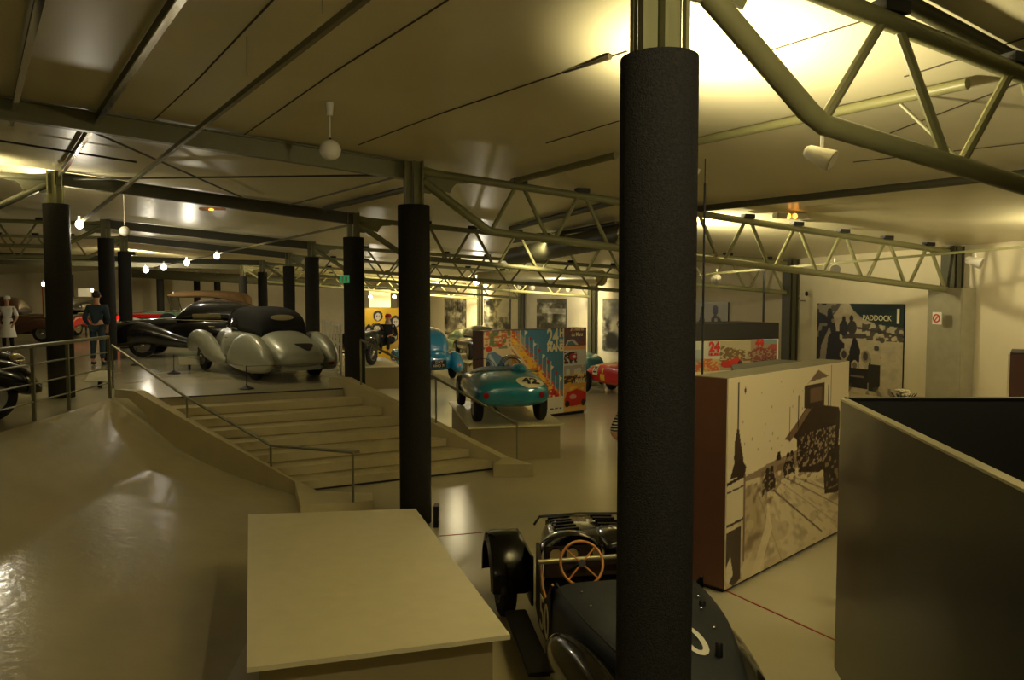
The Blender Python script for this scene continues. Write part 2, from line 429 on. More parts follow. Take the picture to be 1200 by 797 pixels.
# stairs
root = thing('staircase', 'broad pale staircase of low steps rising to the upper floor with the old cars', 'stairs', (SA.x, SA.y, 0))
NS = 8; off = Vector((SA.x, SA.y, 0))
for k in range(NS-1):
    f0, f1 = k/(NS-1), (k+1)/(NS-1)     # step k between f0 (upper) and f1
    zt = 1.15*(1-f1) + 1.15/NS*0
    z = 1.15-1.15/NS*(k+1)+.0
    if z < .01: break
    a, c = SA.lerp(SB, f0), SC.lerp(SD, f0); b, d = SA.lerp(SB, f1), SC.lerp(SD, f1)
    dd = (b-a).normalized()*.012
    bm = B(); prism(bm, [(p-off)[:2] for p in (a, b, d, c)], .004, z-.02)
    prism(bm, [(p-off)[:2] for p in (a, b+dd, d+dd, c)], z-.018, z)
    o = obj('step', bm, 'stair', root)
    jn = (b-a).cross(Vector((0, 0, 1))); q0 = b-off+dd*.5; q1 = d-off+dd*.5
    obj('shade_strip', bar(B(), Vector((q0.x, q0.y, z-1.15/NS+.012 if z > 1.15/NS else .012)), Vector((q1.x, q1.y, z-1.15/NS+.012 if z > 1.15/NS else .012)), .014, .012), 'plinth_side', root) if k < NS-2 else None  # brown strip standing for the shadow line at the foot of each riser
bm = B(); bar(bm, SB-off+Vector((0, -.02, .012)), SD-off+Vector((0, -.02, .012)), .03, .02); obj('kick_strip', bm, 'black', root)
bm = B(); bar(bm, SA-off+Vector((0, -.006, 1.143)) - Vector((0, 0, 1.15)), SC-off+Vector((0, -.006, 1.143))-Vector((0, 0, 1.15)), .02, .02); obj('nosing_strip', bm, 'black', root)
def cheek(inner, outer):
    bm = B(); a = [bm.verts.new(Vector((p.x, p.y, z))-off) for p, z in inner]; b = [bm.verts.new(Vector((p.x, p.y, z))-off) for p, z in outer]
    a0 = [bm.verts.new(Vector((p.x, p.y, .004))-off) for p, z in inner]; b0 = [bm.verts.new(Vector((p.x, p.y, .004))-off) for p, z in outer]
    n = len(a)
    for i in range(n-1):
        bm.faces.new((a[i], a[i+1], b[i+1], b[i])); bm.faces.new((a0[i], a0[i+1], a[i+1], a[i])); bm.faces.new((b0[i], b0[i+1], b[i+1], b[i]))
    for i in (0, n-1): bm.faces.new((a[i], b[i], b0[i], a0[i]))
    return obj('cheek_wall', bm, 'stair', root)
cd = (SB-SA); cd.z = 0; cdn = cd.normalized(); cn = Vector((cdn.y, -cdn.x, 0))   # to the left/outside of left cheek (towards viewer)
rdir = (SD-SB).normalized(); rdir.z = 0
wL = .16
fo = lambda f: SA.lerp(SB, f); fr = lambda f: SC.lerp(SD, f)
out = -rdir*wL
kb = PZ(437, 597, 0)
cheek([(SA-cdn*.45, 1.28), (fo(0), 1.28), (fo(1), .2), (PZ(372, 577, .12), .14), (PZ(436, 578, .12), .12)],
      [(SA-cdn*.5+out, 1.28), (fo(0)+out, 1.28), (SB+out+cdn*.25, .2), (PZ(352, 606, .0)+Vector((0, .02, 0)), .14), (kb, .12)])
outr = rdir*wL
cheek([(SC-cdn*.35, 1.34), (fr(0), 1.34), (fr(1)+cdn*.18, .2), (PZ(578, 559, 0), .2)], [(SC-cdn*.4+outr, 1.34), (fr(0)+outr, 1.34), (SD+outr+cdn*.15, .2), (PZ(625, 559, 0), .2)])

# ------------------------------------------------------------------ columns
def column(p, ztop_wrap, zb, label, r=.195, light=False, group=None, plates=True):
    rt = roof(p.x, p.y)
    root = thing('column', label, 'column', (p.x, p.y, zb), math.radians(19))
    lathe_ = lathe(B(), [(r, .004), (r, ztop_wrap-zb)], 40); obj('carpet_sleeve', lathe_, 'wrap', root, smooth=True)
    bm = B(); h0, h1 = ztop_wrap-zb-.05, rt-zb-.012
    for sx in (-1, 1):
        for sy in (-1, 1):
            box(bm, (sx*.105, sy*.045, (h0+h1)/2), (.02, .035, h1-h0))
        box(bm, (sx*.06, 0, (h0+h1)/2), (.09, .016, h1-h0))
    box(bm, (0, 0, (h0+h1)/2), (.016, .12, h1-h0))
    obj('steel_post', bm, 'steel', root)
    return root
WZ = EYE+1.27
cols = [(770, 3.5, 'thick dark carpeted column standing nearest, crossing the whole picture from top to bottom'),
        (485.5, 9.55, 'dark carpeted column rising between the pale plinth and the stairs'),
        (415, 14.9, 'dark carpeted column beside the upper right end of the stairs'),
        (366, 22.0, 'dark column right behind the silver convertible, right one of the close pair'),
        (339, 27.0, 'dark column behind the silver convertible, left one of the close pair'),
        (308, 33.0, 'slim dark column above the silver convertible, second slimmest of the row'),
        (285, 38.0, 'slimmest dark column of the row, above the rear of the black coupe')]
CP = []
for i, (u, Y, lab) in enumerate(cols):
    p = PY(u, 348, Y); CP.append(p)
    wz = EYE + [1.05, 1.11, 1.13, 1.12, 1.06, 1.05, 1.0][i]
    column(p, wz, 0 if i < 2 else (1.152 if i > 2 else 0), lab, r=.172 if i == 0 else .195)
lcols = [(69, 12.7, 1.50, 'dark carpeted column on the upper floor behind the left railing'),
         (126, 20.3, 1.52, 'dark column at the left end of the upper stair edge, front one of two'),
         (147, 25.0, 1.45, 'dark column half hidden behind another at the nose of the black coupe')]
LP = []
for u, Y, wz, lab in lcols:
    p = PY(u, 348, Y); LP.append(p); column(p, EYE+wz, 1.152, lab)
for u, Y, lab in ((188, 44, 'short looking dark column far behind the open tourer with tan roof'), (231, 50, 'distant dark column over the tan canvas roof, left of two'), (255, 50, 'distant dark column over the tan canvas roof, right of two'), (82, 42, 'distant dark column beside the white board')):
    p = PY(u, 348, Y); column(p, EYE+1.2, 1.152, lab)
# wall columns (steel, against the right wall)
WC = []
for i, (u, m_, lab) in enumerate(((1115, 1, 'steel wall column boxed in grey panels right of the black and white banner'), (926, 0, 'steel wall column left of the black and white banner'),
        (694, 0, 'steel wall column behind the right edge of the racing poster wall'), (611, 0, 'steel wall column between the two middle wall photographs'), (562, 0, 'steel wall column left of the second wall photograph'), (800, 0, 'steel wall column hidden behind the nearest column'))):
    p = PW(u, 348, SW-.16); WC.append(p); rt = roof(p.x, p.y)
    root = thing('wall_column', lab, 'column', (p.x, p.y, 0), math.radians(19))
    bm = B()
    for k in (-1, 1): box(bm, (k*.1, 0, rt/2-.01), (.02, .26, rt-.03))
    box(bm, (0, 0, rt/2-.01), (.19, .02, rt-.03)); 
    for k in (-1, 1): box(bm, (0, k*.12, rt/2-.01), (.10, .02, rt-.03))
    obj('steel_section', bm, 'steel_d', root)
    if m_:
        a = PW(1098, 337, SW-.3); b = PW(1138, 337, SW-.3); h = PW(1118, 338, SW-.3).z
        bm = B(); box(bm, (-.14, 0, h/2+.003), (.03, (b-a).length*1.0, h)); box(bm, (0, (b-a).length/2, h/2+.003), (.28, .02, h)); box(bm, (0, -(b-a).length/2, h/2+.003), (.28, .02, h)); box(bm, (0, 0, h), (.3, (b-a).length, .02))
        obj('cladding', bm, 'clad', root)

# ------------------------------------------------------------------ trusses and beams
def truss(p, q, lab, n=8, depth=.62, first=1.0, r=.05, m='steel', group=None):
    """p at the column, q at the far end, both at roof height"""
    root = thing('roof_truss', lab, 'truss', (p.x, p.y, p.z))
    q = q-p; d = q.normalized(); L = q.length; dn = Vector((0, 0, -1))
    T = lambda x: d*x+dn*.11
    Lo = lambda x: d*x+dn*(.11+depth)
    obj('top_chord', tube(B(), [T(.1), T(L-.03)], r, 10), m, root, smooth=True)
    obj('bottom_chord', tube(B(), [d*.12+dn*.22, Lo(first)-d*.04+Vector((0, 0, .04)), Lo(first)+d*.06, Lo(L-.05)], [r*1.1, r*1.1, r*1.05, r], 10), m, root, smooth=True)
    step = (L-first-.1)/n
    for k in range(n):
        x0 = first+step*k; x1 = x0+step/2; x2 = x0+step
        obj('web_bar', tube(B(), [Lo(x0+.05), T(x1-.05)], r*.55, 8), m, root, smooth=True)
        obj('web_bar', tube(B(), [T(x1+.05), Lo(x2-.05)], r*.55, 8), m, root, smooth=True)
    for k in range(n+1):
        x1 = first+step*(k+.5)
        if x1 > L-.1: break
        obj('roof_cleat', box(B(), T(x1)+Vector((0, 0, .07)), (.18, .1, .06), rz=math.atan2(d.y, d.x)), 'black', root)
    # wavy gusset at the column
    bm = B(); pts = [(.05, -.03), (.75, -.12), (.70, -.17), (.55, -.19), (.50, -.24), (.46, -.32), (.36, -.30), (.2, -.36), (.05, -.36)]
    vs = []
    sd = Vector((-d.y, d.x, 0)).normalized()*.01
    for s_ in (-1, 1): vs.append([bm.verts.new(d*x+Vector((0, 0, z))+sd*s_) for x, z in pts])
    bm.faces.new(vs[0]); bm.faces.new(vs[1]); nn = len(pts)
    for i in range(nn): bm.faces.new((vs[0][i], vs[0][(i+1) % nn], vs[1][(i+1) % nn], vs[1][i]))
    obj('gusset_plate', bm, m, root)
    return root
def onroof(p, dz=-.015): return Vector((p.x, p.y, roof(p.x, p.y)+dz))
# right-hand trusses
q1 = PY(770, 348, 3.97)+(Vector((1.7, .68, 0)).normalized())*8.9
truss(onroof(CP[0]), onroof(q1)-Vector((0, 0, .42)), 'big near roof truss running right from the nearest column', n=8, first=.92, r=.05)
truss(onroof(CP[1]), onroof(WC[0]), 'roof truss from the column by the stairs to the boxed wall column', n=9, first=.95)
truss(onroof(CP[2]), onroof(WC[1]), 'roof truss ending at the wall column left of the banner', n=9, first=.95)
for i, (a, b, lab) in enumerate(((CP[3], WC[5], 'roof truss third back along the hall, ending behind the nearest column'),
                     (CP[4], WC[2], 'roof truss ending at the wall column over the red racing car'),
                     (CP[5], WC[3], 'roof truss ending at the wall column between the middle photographs'),
                     (CP[6], WC[4], 'furthest roof truss over the wall photographs'))):
    truss(onroof(a), onroof(b), lab, n=8, m='steel' if i % 2 == 0 else 'steel')
# left trusses
for i, (p, lab) in enumerate(((LP[0], 'roof truss running left out of the picture from the column behind the railing'), (LP[1], 'roof truss running left behind the railing column, paler and further'), (LP[2], 'furthest of the roof trusses at the left edge'))):
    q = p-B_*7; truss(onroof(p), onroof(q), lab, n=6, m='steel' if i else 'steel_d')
# I-beams from the main row to the left
def beam(name, a, b, lab, m='steel', h=.2, w_=.12):
    o = obj(name, ibeam(B(), (0, 0, 0), b-a, w_, h), m); o.location = a
    return tag(o, lab, 'beam')
a, b = PR(476, 200, -.12), PR(-40, 120, -.12); beam('roof_beam', a, b, 'pale deep steel beam from the stair column up to the left edge')
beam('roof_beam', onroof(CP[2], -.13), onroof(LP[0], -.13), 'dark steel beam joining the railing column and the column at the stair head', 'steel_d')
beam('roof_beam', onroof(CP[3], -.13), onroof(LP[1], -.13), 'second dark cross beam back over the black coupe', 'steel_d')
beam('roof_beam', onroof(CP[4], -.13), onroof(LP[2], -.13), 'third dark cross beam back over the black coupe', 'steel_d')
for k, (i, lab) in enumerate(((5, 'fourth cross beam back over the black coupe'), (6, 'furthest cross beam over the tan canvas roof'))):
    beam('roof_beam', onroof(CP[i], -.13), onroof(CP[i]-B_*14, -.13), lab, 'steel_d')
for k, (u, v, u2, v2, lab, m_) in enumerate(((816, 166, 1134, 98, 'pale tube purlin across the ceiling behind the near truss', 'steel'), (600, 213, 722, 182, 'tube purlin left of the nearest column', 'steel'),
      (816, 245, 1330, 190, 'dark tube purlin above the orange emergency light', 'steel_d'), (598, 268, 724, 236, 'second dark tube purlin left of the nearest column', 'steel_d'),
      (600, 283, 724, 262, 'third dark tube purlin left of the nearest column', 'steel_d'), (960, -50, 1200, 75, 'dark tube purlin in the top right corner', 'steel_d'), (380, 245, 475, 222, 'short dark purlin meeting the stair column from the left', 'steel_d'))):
    a, b = PR(u, v, -.06), PR(u2, v2, -.06); o = obj('purlin', tube(B(), [(0, 0, 0), b-a], .038 if m_ == 'steel' else .045, 10), m_, smooth=True); o.location = a; tag(o, lab, 'purlin')
# thin braces
for (u, v, u2, v2, lab) in ((0, 165, 160, 190, 'thin roof brace at the left edge, lower of two'), (110, 155, 285, 232, 'thin roof brace crossing under the pale beam, left one'), (80, 210, 475, 205, 'long thin roof brace between the two left beams'),
                            (340, 240, 475, 205, 'thin roof brace running up to the stair column'), (1055, 122, 1130, 193, 'thin pale brace with a triangular plate under the near truss')):
    a, b = PR(u, v, -.1), PR(u2, v2, -.1 if u < 1000 else -.55)
    o = obj('roof_brace', tube(B(), [(0, 0, 0), b-a], .014, 8), 'steel_d' if u < 1000 else 'steel', smooth=True); o.location = a; tag(o, lab, 'brace')
# steel light troughs upper left
for (u, v, u2, v2, lab) in ((228, -35, 66, 210, 'polished channel running down the ceiling to the column behind the railing'), (52, -35, 12, 142, 'polished channel at the top left corner of the ceiling')):
    a, b = PR(u, v, -.08), PR(u2, v2, -.08); root = thing('ceiling_channel', lab, 'channel', a); d = b-a
    obj('web_plate', bar(B(), (0, 0, 0), d, .02, .1), 'steel_d', root)
    obj('polished_flange', bar(B(), Vector((0, 0, -.055)), d+Vector((0, 0, -.055)), .05, .012), 'chrome', root)
# ducts
def duct(a, b, r, lab, m='duct'):
    d = b-a; L = d.length; root = None; bm = B(); n = int(L/.12); pts = []; rr = []
    for k in range(n+1): pts += [d*(k/n)]; rr += [r*(1 if k % 2 else .95)]
    o = obj('air_duct', tube(bm, pts, rr, 20), m, smooth=True); o.location = a
    tag(o, lab, 'duct')
duct(PY(560, 326, 27), PY(705, 326, 22), .22, 'shiny ribbed air duct lit brightly under the distant roof')
duct(PY(600, 301, 17), PY(735, 274, 12.5), .19, 'dark ribbed air duct climbing behind the second truss', 'steel_d')
duct(PY(150, 320, 44), PY(400, 333, 40), .25, 'distant air duct spanning behind the row of slim columns', 'steel_d')

# ------------------------------------------------------------------ lamps that show
def cone_spot(p, tgt, lab, lit=True, e=0, size=.07, ang=50, onfix=True):
    root = thing('spotlight', lab, 'spotlight', p)
    d = (Vector(tgt)-p).normalized()
    obj('lamp_body', tube(B(), [-d*size*1.6, -d*size*1.3, d*size*1.0], [size*.4, size*.62, size*.98], 16), 'white', root, smooth=True)
    obj('lamp_lens', tube(B(), [d*size*1.0, d*size*1.04], [size*.9, size*.9], 16), 'bulbw' if lit else 'rim', root)
    obj('lamp_bracket', tube(B(), [(0, 0, 0), (0, 0, size*2)], size*.15, 6), 'white', root)
    if e:
        l = lamp('SPOT', p+d*size*1.4, e, WHITE, .05, tgt, ang); l.parent = None
    return root
def bulb(p, lab, r=.07, e=0, tgt=None):
    root = thing('track_lamp', lab, 'lamp', p)
    obj('glowing_bulb', ell(B(), (0, 0, 0), (r, r, r*1.2), 14), 'bulb', root, smooth='all')
    obj('lamp_holder', tube(B(), [(0, 0, r*.9), (0, 0, r*2.2)], r*.35, 8), 'white', root, smooth=True)
    if e: lamp('POINT', p+Vector((0, -.15, -.12)), e, WHITE, .06)
# long rail from the top edge down to the lit bulb
a = PR(432, -6, -.3); b = PY(95, 260, 13.2)
o = obj('lighting_track', bar(B(), (0, 0, 0), b-a, .035, .04), 'rail'); o.location = a; tag(o, 'long lighting track hanging under the ceiling, upper left, ending in a lit bulb', 'track')
bulb(PY(93, 263, 13.1), 'lit bulb at the lower end of the long ceiling track', .06, 45)
for u, v, Y, e, lab in ((254, 300, 19, 0, 'lit bulb on the middle track, nearest of its four'), (219, 308, 21.5, 60, 'lit bulb on the middle track, second of its four'), (192, 313, 24, 0, 'lit bulb on the middle track, third of its four'), (171, 316, 26.5, 60, 'lit bulb on the middle track, furthest of its four')):
    bulb(PY(u, v, Y), lab, .06*Y/18, e)
bulb(PY(558, 330, 24), 'lit bulb above the racing poster wall', .09, 60)
bulb(PY(434, 348, 32), 'small lit bulb above the yellow board, left one', .07, 50); bulb(PY(462, 348, 32), 'small lit bulb above the yellow board, right one', .07)
for u, v, Y, lab in ((203, 345, 36, 'tiny lit bulb far behind the tourer, left'), (214, 344, 36, 'tiny lit bulb far behind the tourer, right'), (108, 340, 30, 'tiny lit bulb in front of the white board'), (51, 333, 22, 'tiny lit bulb above the dark brown saloon')):
    bulb(PY(u, v, Y), lab, .05)
a = PY(165, 317, 27); b = PY(408, 264, 12.8)
o = obj('lighting_track', bar(B(), (0, 0, 0), b-a, .03, .035), 'rail'); o.location = a; tag(o, 'lighting track with four lit bulbs over the black coupe', 'track')
a = PY(820, 322, 13.8); b = PY(1215, 288, 10.5)
o = obj('lighting_track', bar(B(), (0, 0, 0), b-a, .03, .035), 'steel'); o.location = a; tag(o, 'pale lighting track crossing in front of the banner wall', 'track')
cone_spot(PY(840, 327, 13.6), st(SW, 20, 1.5), 'small lit spotlight right of the nearest column', True, 60, .09)
cone_spot(PY(1143, 307, 11.3), PY(1150, 312, 10)-Vector((-2, 0, .5)), 'grey spotlight at the right end of the pale track', False, 0, .085)
cone_spot(PY(963, 184, 4.35), PY(963, 184, 4.35)+Vector((.3, -.2, -.18)), 'white spotlight clamped beneath the near roof truss', False, 0, .062)
cone_spot(PY(978, 316, 12.3), PY(990, 322, 11), 'clear glass spotlight in the middle of the pale track', False, 0, .09)
for u, v, Y, lab, e in ((608, 335, 28, 'tiny white spotlight left above the middle wall photographs', 60), (667, 338, 26, 'tiny white spotlight beside the furthest right of the distant track', 60), (624, 336, 27.5, 'tiny white spotlight in the middle of the distant track', 0)):
    cone_spot(PY(u, v, Y), PY(u, v+60, Y+6), lab, True, e, .1, 80)
a = PY(600, 335, 28.2); b = PY(700, 327, 24.5); o = obj('lighting_track', bar(B(), (0, 0, 0), b-a, .05, .05), 'steel'); o.location = a; tag(o, 'short distant track with small white spotlights', 'track')
def pendant(u, v, Y, vt, r, lab):
    p = PY(u, v, Y); t = PR(u, vt); L = roof(p.x, p.y)-p.z
    root = thing('globe_pendant', lab, 'pendant lamp', p)
    obj('globe', ell(B(), (0, 0, 0), (r, r, r*.97), 24), 'white', root, smooth='all')
    obj('cord', tube(B(), [(0, 0, r*.95), (0, 0, L-.05)], .006, 6), 'white', root)
    obj('ceiling_cup', tube(B(), [(0, 0, L-.13), (0, 0, L-.01)], [.028, .04], 12), 'white', root, smooth=True)
    obj('cord_grip', tube(B(), [(0, 0, r*.9), (0, 0, r*1.15)], .012, 8), 'black', root)
pendant(387, 176, 7.2, 90, .097, 'large white globe hanging on a cord in the middle of the ceiling')
pendant(146, 271, 13.9, 240, .09, 'small white globe hanging beside the left columns')
# suspension wires of the track
for u, v, v0, lab in ((290, 92, 35, 'thin wire holding the long track, left one'), (378, 20, -12, 'thin wire holding the long track, upper one')):
    pa = PR(432, -6, -.3); pb = PY(95, 260, 13.2); p = PL(u, v, pa, pb); L = roof(p.x, p.y)-p.z
    o = obj('suspension_wire', tube(B(), [(0, 0, .02), (0, 0, L-.005)], .004, 5), 'rail'); o.location = p; tag(o, lab, 'wire')
# emergency light, exit sign
p = PR(926, 249, -.02); root = thing('emergency_light', 'ceiling emergency light glowing orange', 'light fitting', p)
obj('housing', box(B(), (0, 0, -.05), (.5, .13, .07), rz=.3, bev=.01), 'alu', root)
for k in (-1, 1): obj('pilot_lamp', ell(B(), (k*.045, -.07, -.06), (.03, .03, .04), 10), 'orange', root)
p = PR(249, 242, -.02); root = thing('emergency_light', 'small ceiling emergency light with a dull orange glow over the black coupe', 'light fitting', p)
obj('housing', box(B(), (0, 0, -.05), (.5, .13, .05), bev=.01), 'wood', root); obj('pilot_lamp', ell(B(), (0, -.07, -.07), (.05, .03, .02), 10), 'orange', root)
p = PY(404, 327, 14.3); root = thing('exit_sign', 'small green exit sign hanging by the column at the stair head', 'sign', p)
obj('sign_box', box(B(), (0, 0, 0), (.16, .05, .14)), 'signgreen', root)
bm = B(); box(bm, (-.03, -.028, 0), (.02, .006, .09)); box(bm, (.03, -.028, 0), (.04, .006, .07)); obj('symbol', bm, 'railp', root)
# uplights hidden by columns (the bright pools on the ceiling)
def uplight(p, tgt, lab, e, ang=150):
    root = thing('uplight', lab, 'uplight', p)
    obj('reflector', lathe(B(), [(.05, -.1), (.1, -.02), (.11, 0.0), (.1, 0.0), (.02, -.06)], 20), 'white', root, smooth=True)
    obj('arm', tube(B(), [(0, 0, -.1), (-.1, -.25, -.14)], .015, 8), 'steel', root)
    lamp('SPOT', p+Vector((0, 0, .03)), e, (1, .86, .5), .1, tgt, ang, .9)
p = PY(801, 200, 5.1); p.z = EYE+.82; uplight(p, p+Vector((.55, .0, 1)), 'uplight on the far side of the nearest column', 430, 165)
p = PY(800, 300, 12.2); p.z = roof(p.x, p.y)-.45; uplight(p, p+Vector((1, .2, .9)), 'uplight throwing the bright pool beyond the second truss', 900, 160)
p = LP[0]+Vector((-.22, .42, 0)); p.z = EYE+1.3; uplight(p, p+Vector((.0, .1, 1)), 'uplight on the far side of the railing column', 200, 160)
p = PY(-45, 240, 11.8); p.z = roof(p.x, p.y)-.6; uplight(p, p+Vector((.1, .5, 1)), 'uplight beyond the left edge behind the wavy gusset', 150, 160)
p = PY(1290, 240, 9.5); p.z = roof(p.x, p.y)-.4; uplight(p, p+Vector((-.3, .1, 1)), 'uplight beyond the right edge', 150, 160)
p = Vector((-1.5, -2.5, EYE+.6)); uplight(p, p+Vector((0, .5, 1)), 'added fill uplight behind the viewer', 40, 170)  # added out of view to brighten the ceiling
# added floods for fill light; the one above the viewer sets the plinth shadow
def flood(p, tgt, e, lab, ang=120, size=.12, col=WARM, body=True):
    p = Vector(p); p.z = roof(p.x, p.y)-.25
    if not body: lamp('SPOT', p-Vector((0, 0, .02)), e, col, size, tgt, ang, .6); return
    root = thing('added_flood', lab, 'floodlight', p)
    obj('flood_body', box(B(), (0, 0, .08), (.26, .26, .14), bev=.01), 'steel_d', root)
    lamp('SPOT', p-Vector((0, 0, .02)), e, col, size, tgt, ang, .6)
flood((1.3, 1.1, 0), (-2.2, 7.5, 0), 235, 'ceiling floodlight above the viewer', 110, .07)
flood((-3.2, -1.5, 0), (-4, 9, 0), 40, 'added fill floodlight behind the viewer, left', 120, .3)  # this flood and those below are added fill, not known fittings
flood((4.8, 5.2, 0), (3.2, 8, .5), 330, 'added fill floodlight above the photograph cube', 130, .3)
_e = PR(249, 242); flood((_e.x, _e.y-.1, 0), (-6.3, 17.5, 0), 110, '', 140, .2, body=False)  # added fill spot without a body, tucked in at the emergency light
flood((0.6, 15, 0), (1, 19, 0), 260, 'added fill floodlight above the blue racing car', 130, .25)
flood((7.0, 9.3, 0), (7.5, 15.5, 1.8), 210, 'added fill floodlight before the banner', 130, .25)
flood((1, 25, 0), (3, 31, 1), 600, 'added fill floodlight deep in the hall before the wall photographs', 150, .3)
flood((-4, 36, 0), (-6, 60, 2), 3500, 'added fill floodlight deepest in the hall', 160, .3)
flood((-16, 33, 0), (-20, 55, 2), 1500, 'added fill floodlight deep on the upper floor', 150, .3)
flood((-1.6, 22.5, 0), (-1.4, 20, 0), 160, 'added fill floodlight over the blue saloon', 120, .15)

# ------------------------------------------------------------------ wall pictures
def bw_photo(seed, nx=60, ny=70, dark=.5, tint=(200, 195, 165)):
    p = Pic(nx, ny, 1, tint); r = random.Random(seed)
    n = p.noise(6, 7, seed)*.5+p.noise(14, 18, seed+1)*.3+p.noise(28, 34, seed+2)*.2
    v = np.clip((n-.28)*2.2, 0, 1)
    p.img = np.array(tint)*(.12+.88*v)[..., None]
    return p
def wall_photo(u0, u1, v0, v1, pic, lab, sheet=None, off=.03):
    P00 = PW(u0, v1, SW-off); P01 = PW(u1, v1, SW-off); vt = PW(u0, v0, SW-off)
    zb = (P00.z+P01.z)/2 if v1 > 300 else P00.z
    zb = PW((u0+u1)/2, v1, SW-off).z; zt = PW((u0+u1)/2, v0, SW-off).z
    root = thing('wall_photograph', lab, 'photograph', (P00.x, P00.y, zb))
    b = Vector((P01.x-P00.x, P01.y-P00.y, 0)); h = zt-zb
    n = -B_*.02
    bm = B(); quad(bm, (0, 0, 0), b, b+Vector((0, 0, h)), (0, 0, h)); r = bmesh.ops.extrude_face_region(bm, geom=bm.faces[:]); bmesh.ops.translate(bm, verts=[v for v in r['geom'] if isinstance(v, bmesh.types.BMVert)], vec=B_*.025)
    obj('backing_board', bm, 'black', root)
    picture('print', pic, (0, 0, 0), b, (0, 0, h), root, .005)
    return root, b, h
p = bw_photo(11)
for k in range(9): x = .08+.1*k; p.line(x, .45, x+.02, 1, .012, (180, 175, 150), .5)
p.fill((p.Y < .45) & (np.abs(p.X-.45) < .3), (190, 170, 140), .4); wall_photo(521, 546, 350, 394, p, 'black and white photo of a crowd between posts, furthest left on the wall')
p = bw_photo(12); p.poly([(.5, .7), (.75, 1), (1, 1), (.9, .55), (.6, .5)], (205, 200, 180), .9); p.oval(.5, .15, .2, .12, (200, 190, 160), .5, 1); wall_photo(567, 598, 350, 394, p, 'black and white photo with a white building, second from left on the wall')
p = bw_photo(13); p.fill((p.Y > .6) & (p.Y < .75) & (p.X > .2), (215, 212, 195), .6); p.fill(p.Y > .88, (60, 62, 55), .7); p.fill((p.Y < .35)*(p.noise(10, 8, 4) > .4), (50, 48, 40), .8); wall_photo(629, 663, 350, 394, p, 'black and white photo of a crowded grandstand, above the racing poster wall')
p = bw_photo(14, 60, 80); p.fill(p.Y > .62, (120, 118, 100), .7); p.oval(.55, .5, .4, .22, (205, 195, 165), .9, .8); p.oval(.55, .52, .13, .09, (80, 74, 60)); p.oval(.55, .52, .1, .07, (215, 205, 175)); p.oval(.3, .2, .22, .2, (30, 28, 24), .9, .6); p.oval(.8, .2, .2, .2, (30, 28, 24), .9, .6)
wall_photo(706, 748, 350, 413, p, 'tall photo of an old racing car over the red car, partly behind the nearest column')
p = Pic(50, 40, 1, (190, 184, 160)); p.oval(.62, .75, .09, .16, (38, 34, 30)); p.poly([(.45, 0), (.5, .5), (.62, .62), (.78, .5), (.88, 0)], (50, 44, 38)); p.poly([(.58, 0), (.6, .5), (.68, .5), (.7, 0)], (190, 185, 165)); p.poly([(0, 0), (.15, .5), (.2, .9), (.33, .3), (.35, 0)], (60, 66, 58)); p.fill(p.Y < .1, (40, 38, 34), .6)
wall_photo(815, 853, 354, 392, p, 'photo of a dark haired man speaking, above the black topped poster box')
# the PADDOCK banner
p = Pic(150, 150, 1, (196, 184, 152)); n = p.noise(8, 8, 3)*.5+p.noise(20, 20, 4)*.3+p.noise(50, 50, 5)*.2
p.img *= (.82+.3*n)[..., None]
p.poly([(0, .3), (.25, .45), (.25, .7), (.17, 1), (0, 1)], (30, 28, 26)); p.poly([(.17, 1), (.2, .85), (.28, .95), (.3, 1)], (90, 84, 70))
p.fill((p.noise(24, 20, 8) > .6) & (p.X < .25) & (p.Y > .6), (170, 160, 130), .8)
p.fill((p.Y > .6) & (p.Y < .78) & (p.X > .55) & (p.noise(36, 24, 21) > .45), (60, 55, 45), .85)
p.line(.5, .73, 1, .66, .012, (60, 54, 44), .9)
p.poly([(.1, .12), (.08, .5), (.2, .68), (.35, .68), (.36, .12)], (28, 26, 24)); p.poly([(.03, .1), (.06, .5), (.16, .72), (.13, .4), (.12, .1)], (180, 168, 138), .8)
p.oval(.45, .62, .16, .09, (190, 178, 146)); p.poly([(.32, .66), (.33, .60), (.62, .62), (.6, .67)], (70, 64, 54))
p.oval(.34, .72, .055, .09, (40, 38, 34)); p.oval(.34, .82, .022, .035, (34, 30, 28)); p.oval(.44, .73, .055, .08, (52, 50, 44)); p.oval(.43, .83, .022, .035, (34, 30, 28))
p.poly([(.43, .52), (.45, .6), (.47, .62), (.5, .6), (.54, .48), (.52, .22), (.42, .22), (.41, .45)], (22, 22, 20))
p.poly([(.33, .18), (.36, .42), (.42, .42), (.42, .18)], (60, 55, 45)); p.oval(.35, .42, .05, .07, (170, 158, 128)); p.oval(.60, .42, .05, .07, (150, 140, 112)); p.oval(.35, .42, .03, .045, (60, 54, 46)); p.oval(.60, .42, .03, .045, (70, 64, 54))
p.oval(.48, .31, .042, .055, (196, 186, 156)); p.oval(.48, .31, .027, .035, (120, 108, 86)); p.oval(.63, .3, .035, .06, (176, 166, 134), .8)
p.poly([(.33, .06), (.32, .24), (.42, .28), (.65, .28), (.63, .06)], (26, 24, 22)); p.poly([(.64, .05), (.63, .3), (.66, .42), (.77, .42), (.77, .12), (.72, .05)], (34, 32, 28)); p.poly([(.66, .34), (.66, .45), (.76, .45), (.77, .34)], (190, 178, 146))
p.poly([(.33, .18), (.34, .28), (.38, .28), (.37, .18)], (80, 72, 60))
for k in range(7): p.oval(.72+.03*(k % 3), .52+.045*k, .03, .03, (190, 182, 152) if k % 2 else (50, 46, 40), .8)
p.fill((p.Y < .1) & (p.noise(30, 14, 31) > .5), (90, 82, 66), .6)
hp = [(.4, 1), (.45, .92), (.55, .84), (.7, .78), (.85, .76), (1, .75), (1, 1)]; p.poly(hp, (26, 46, 40))
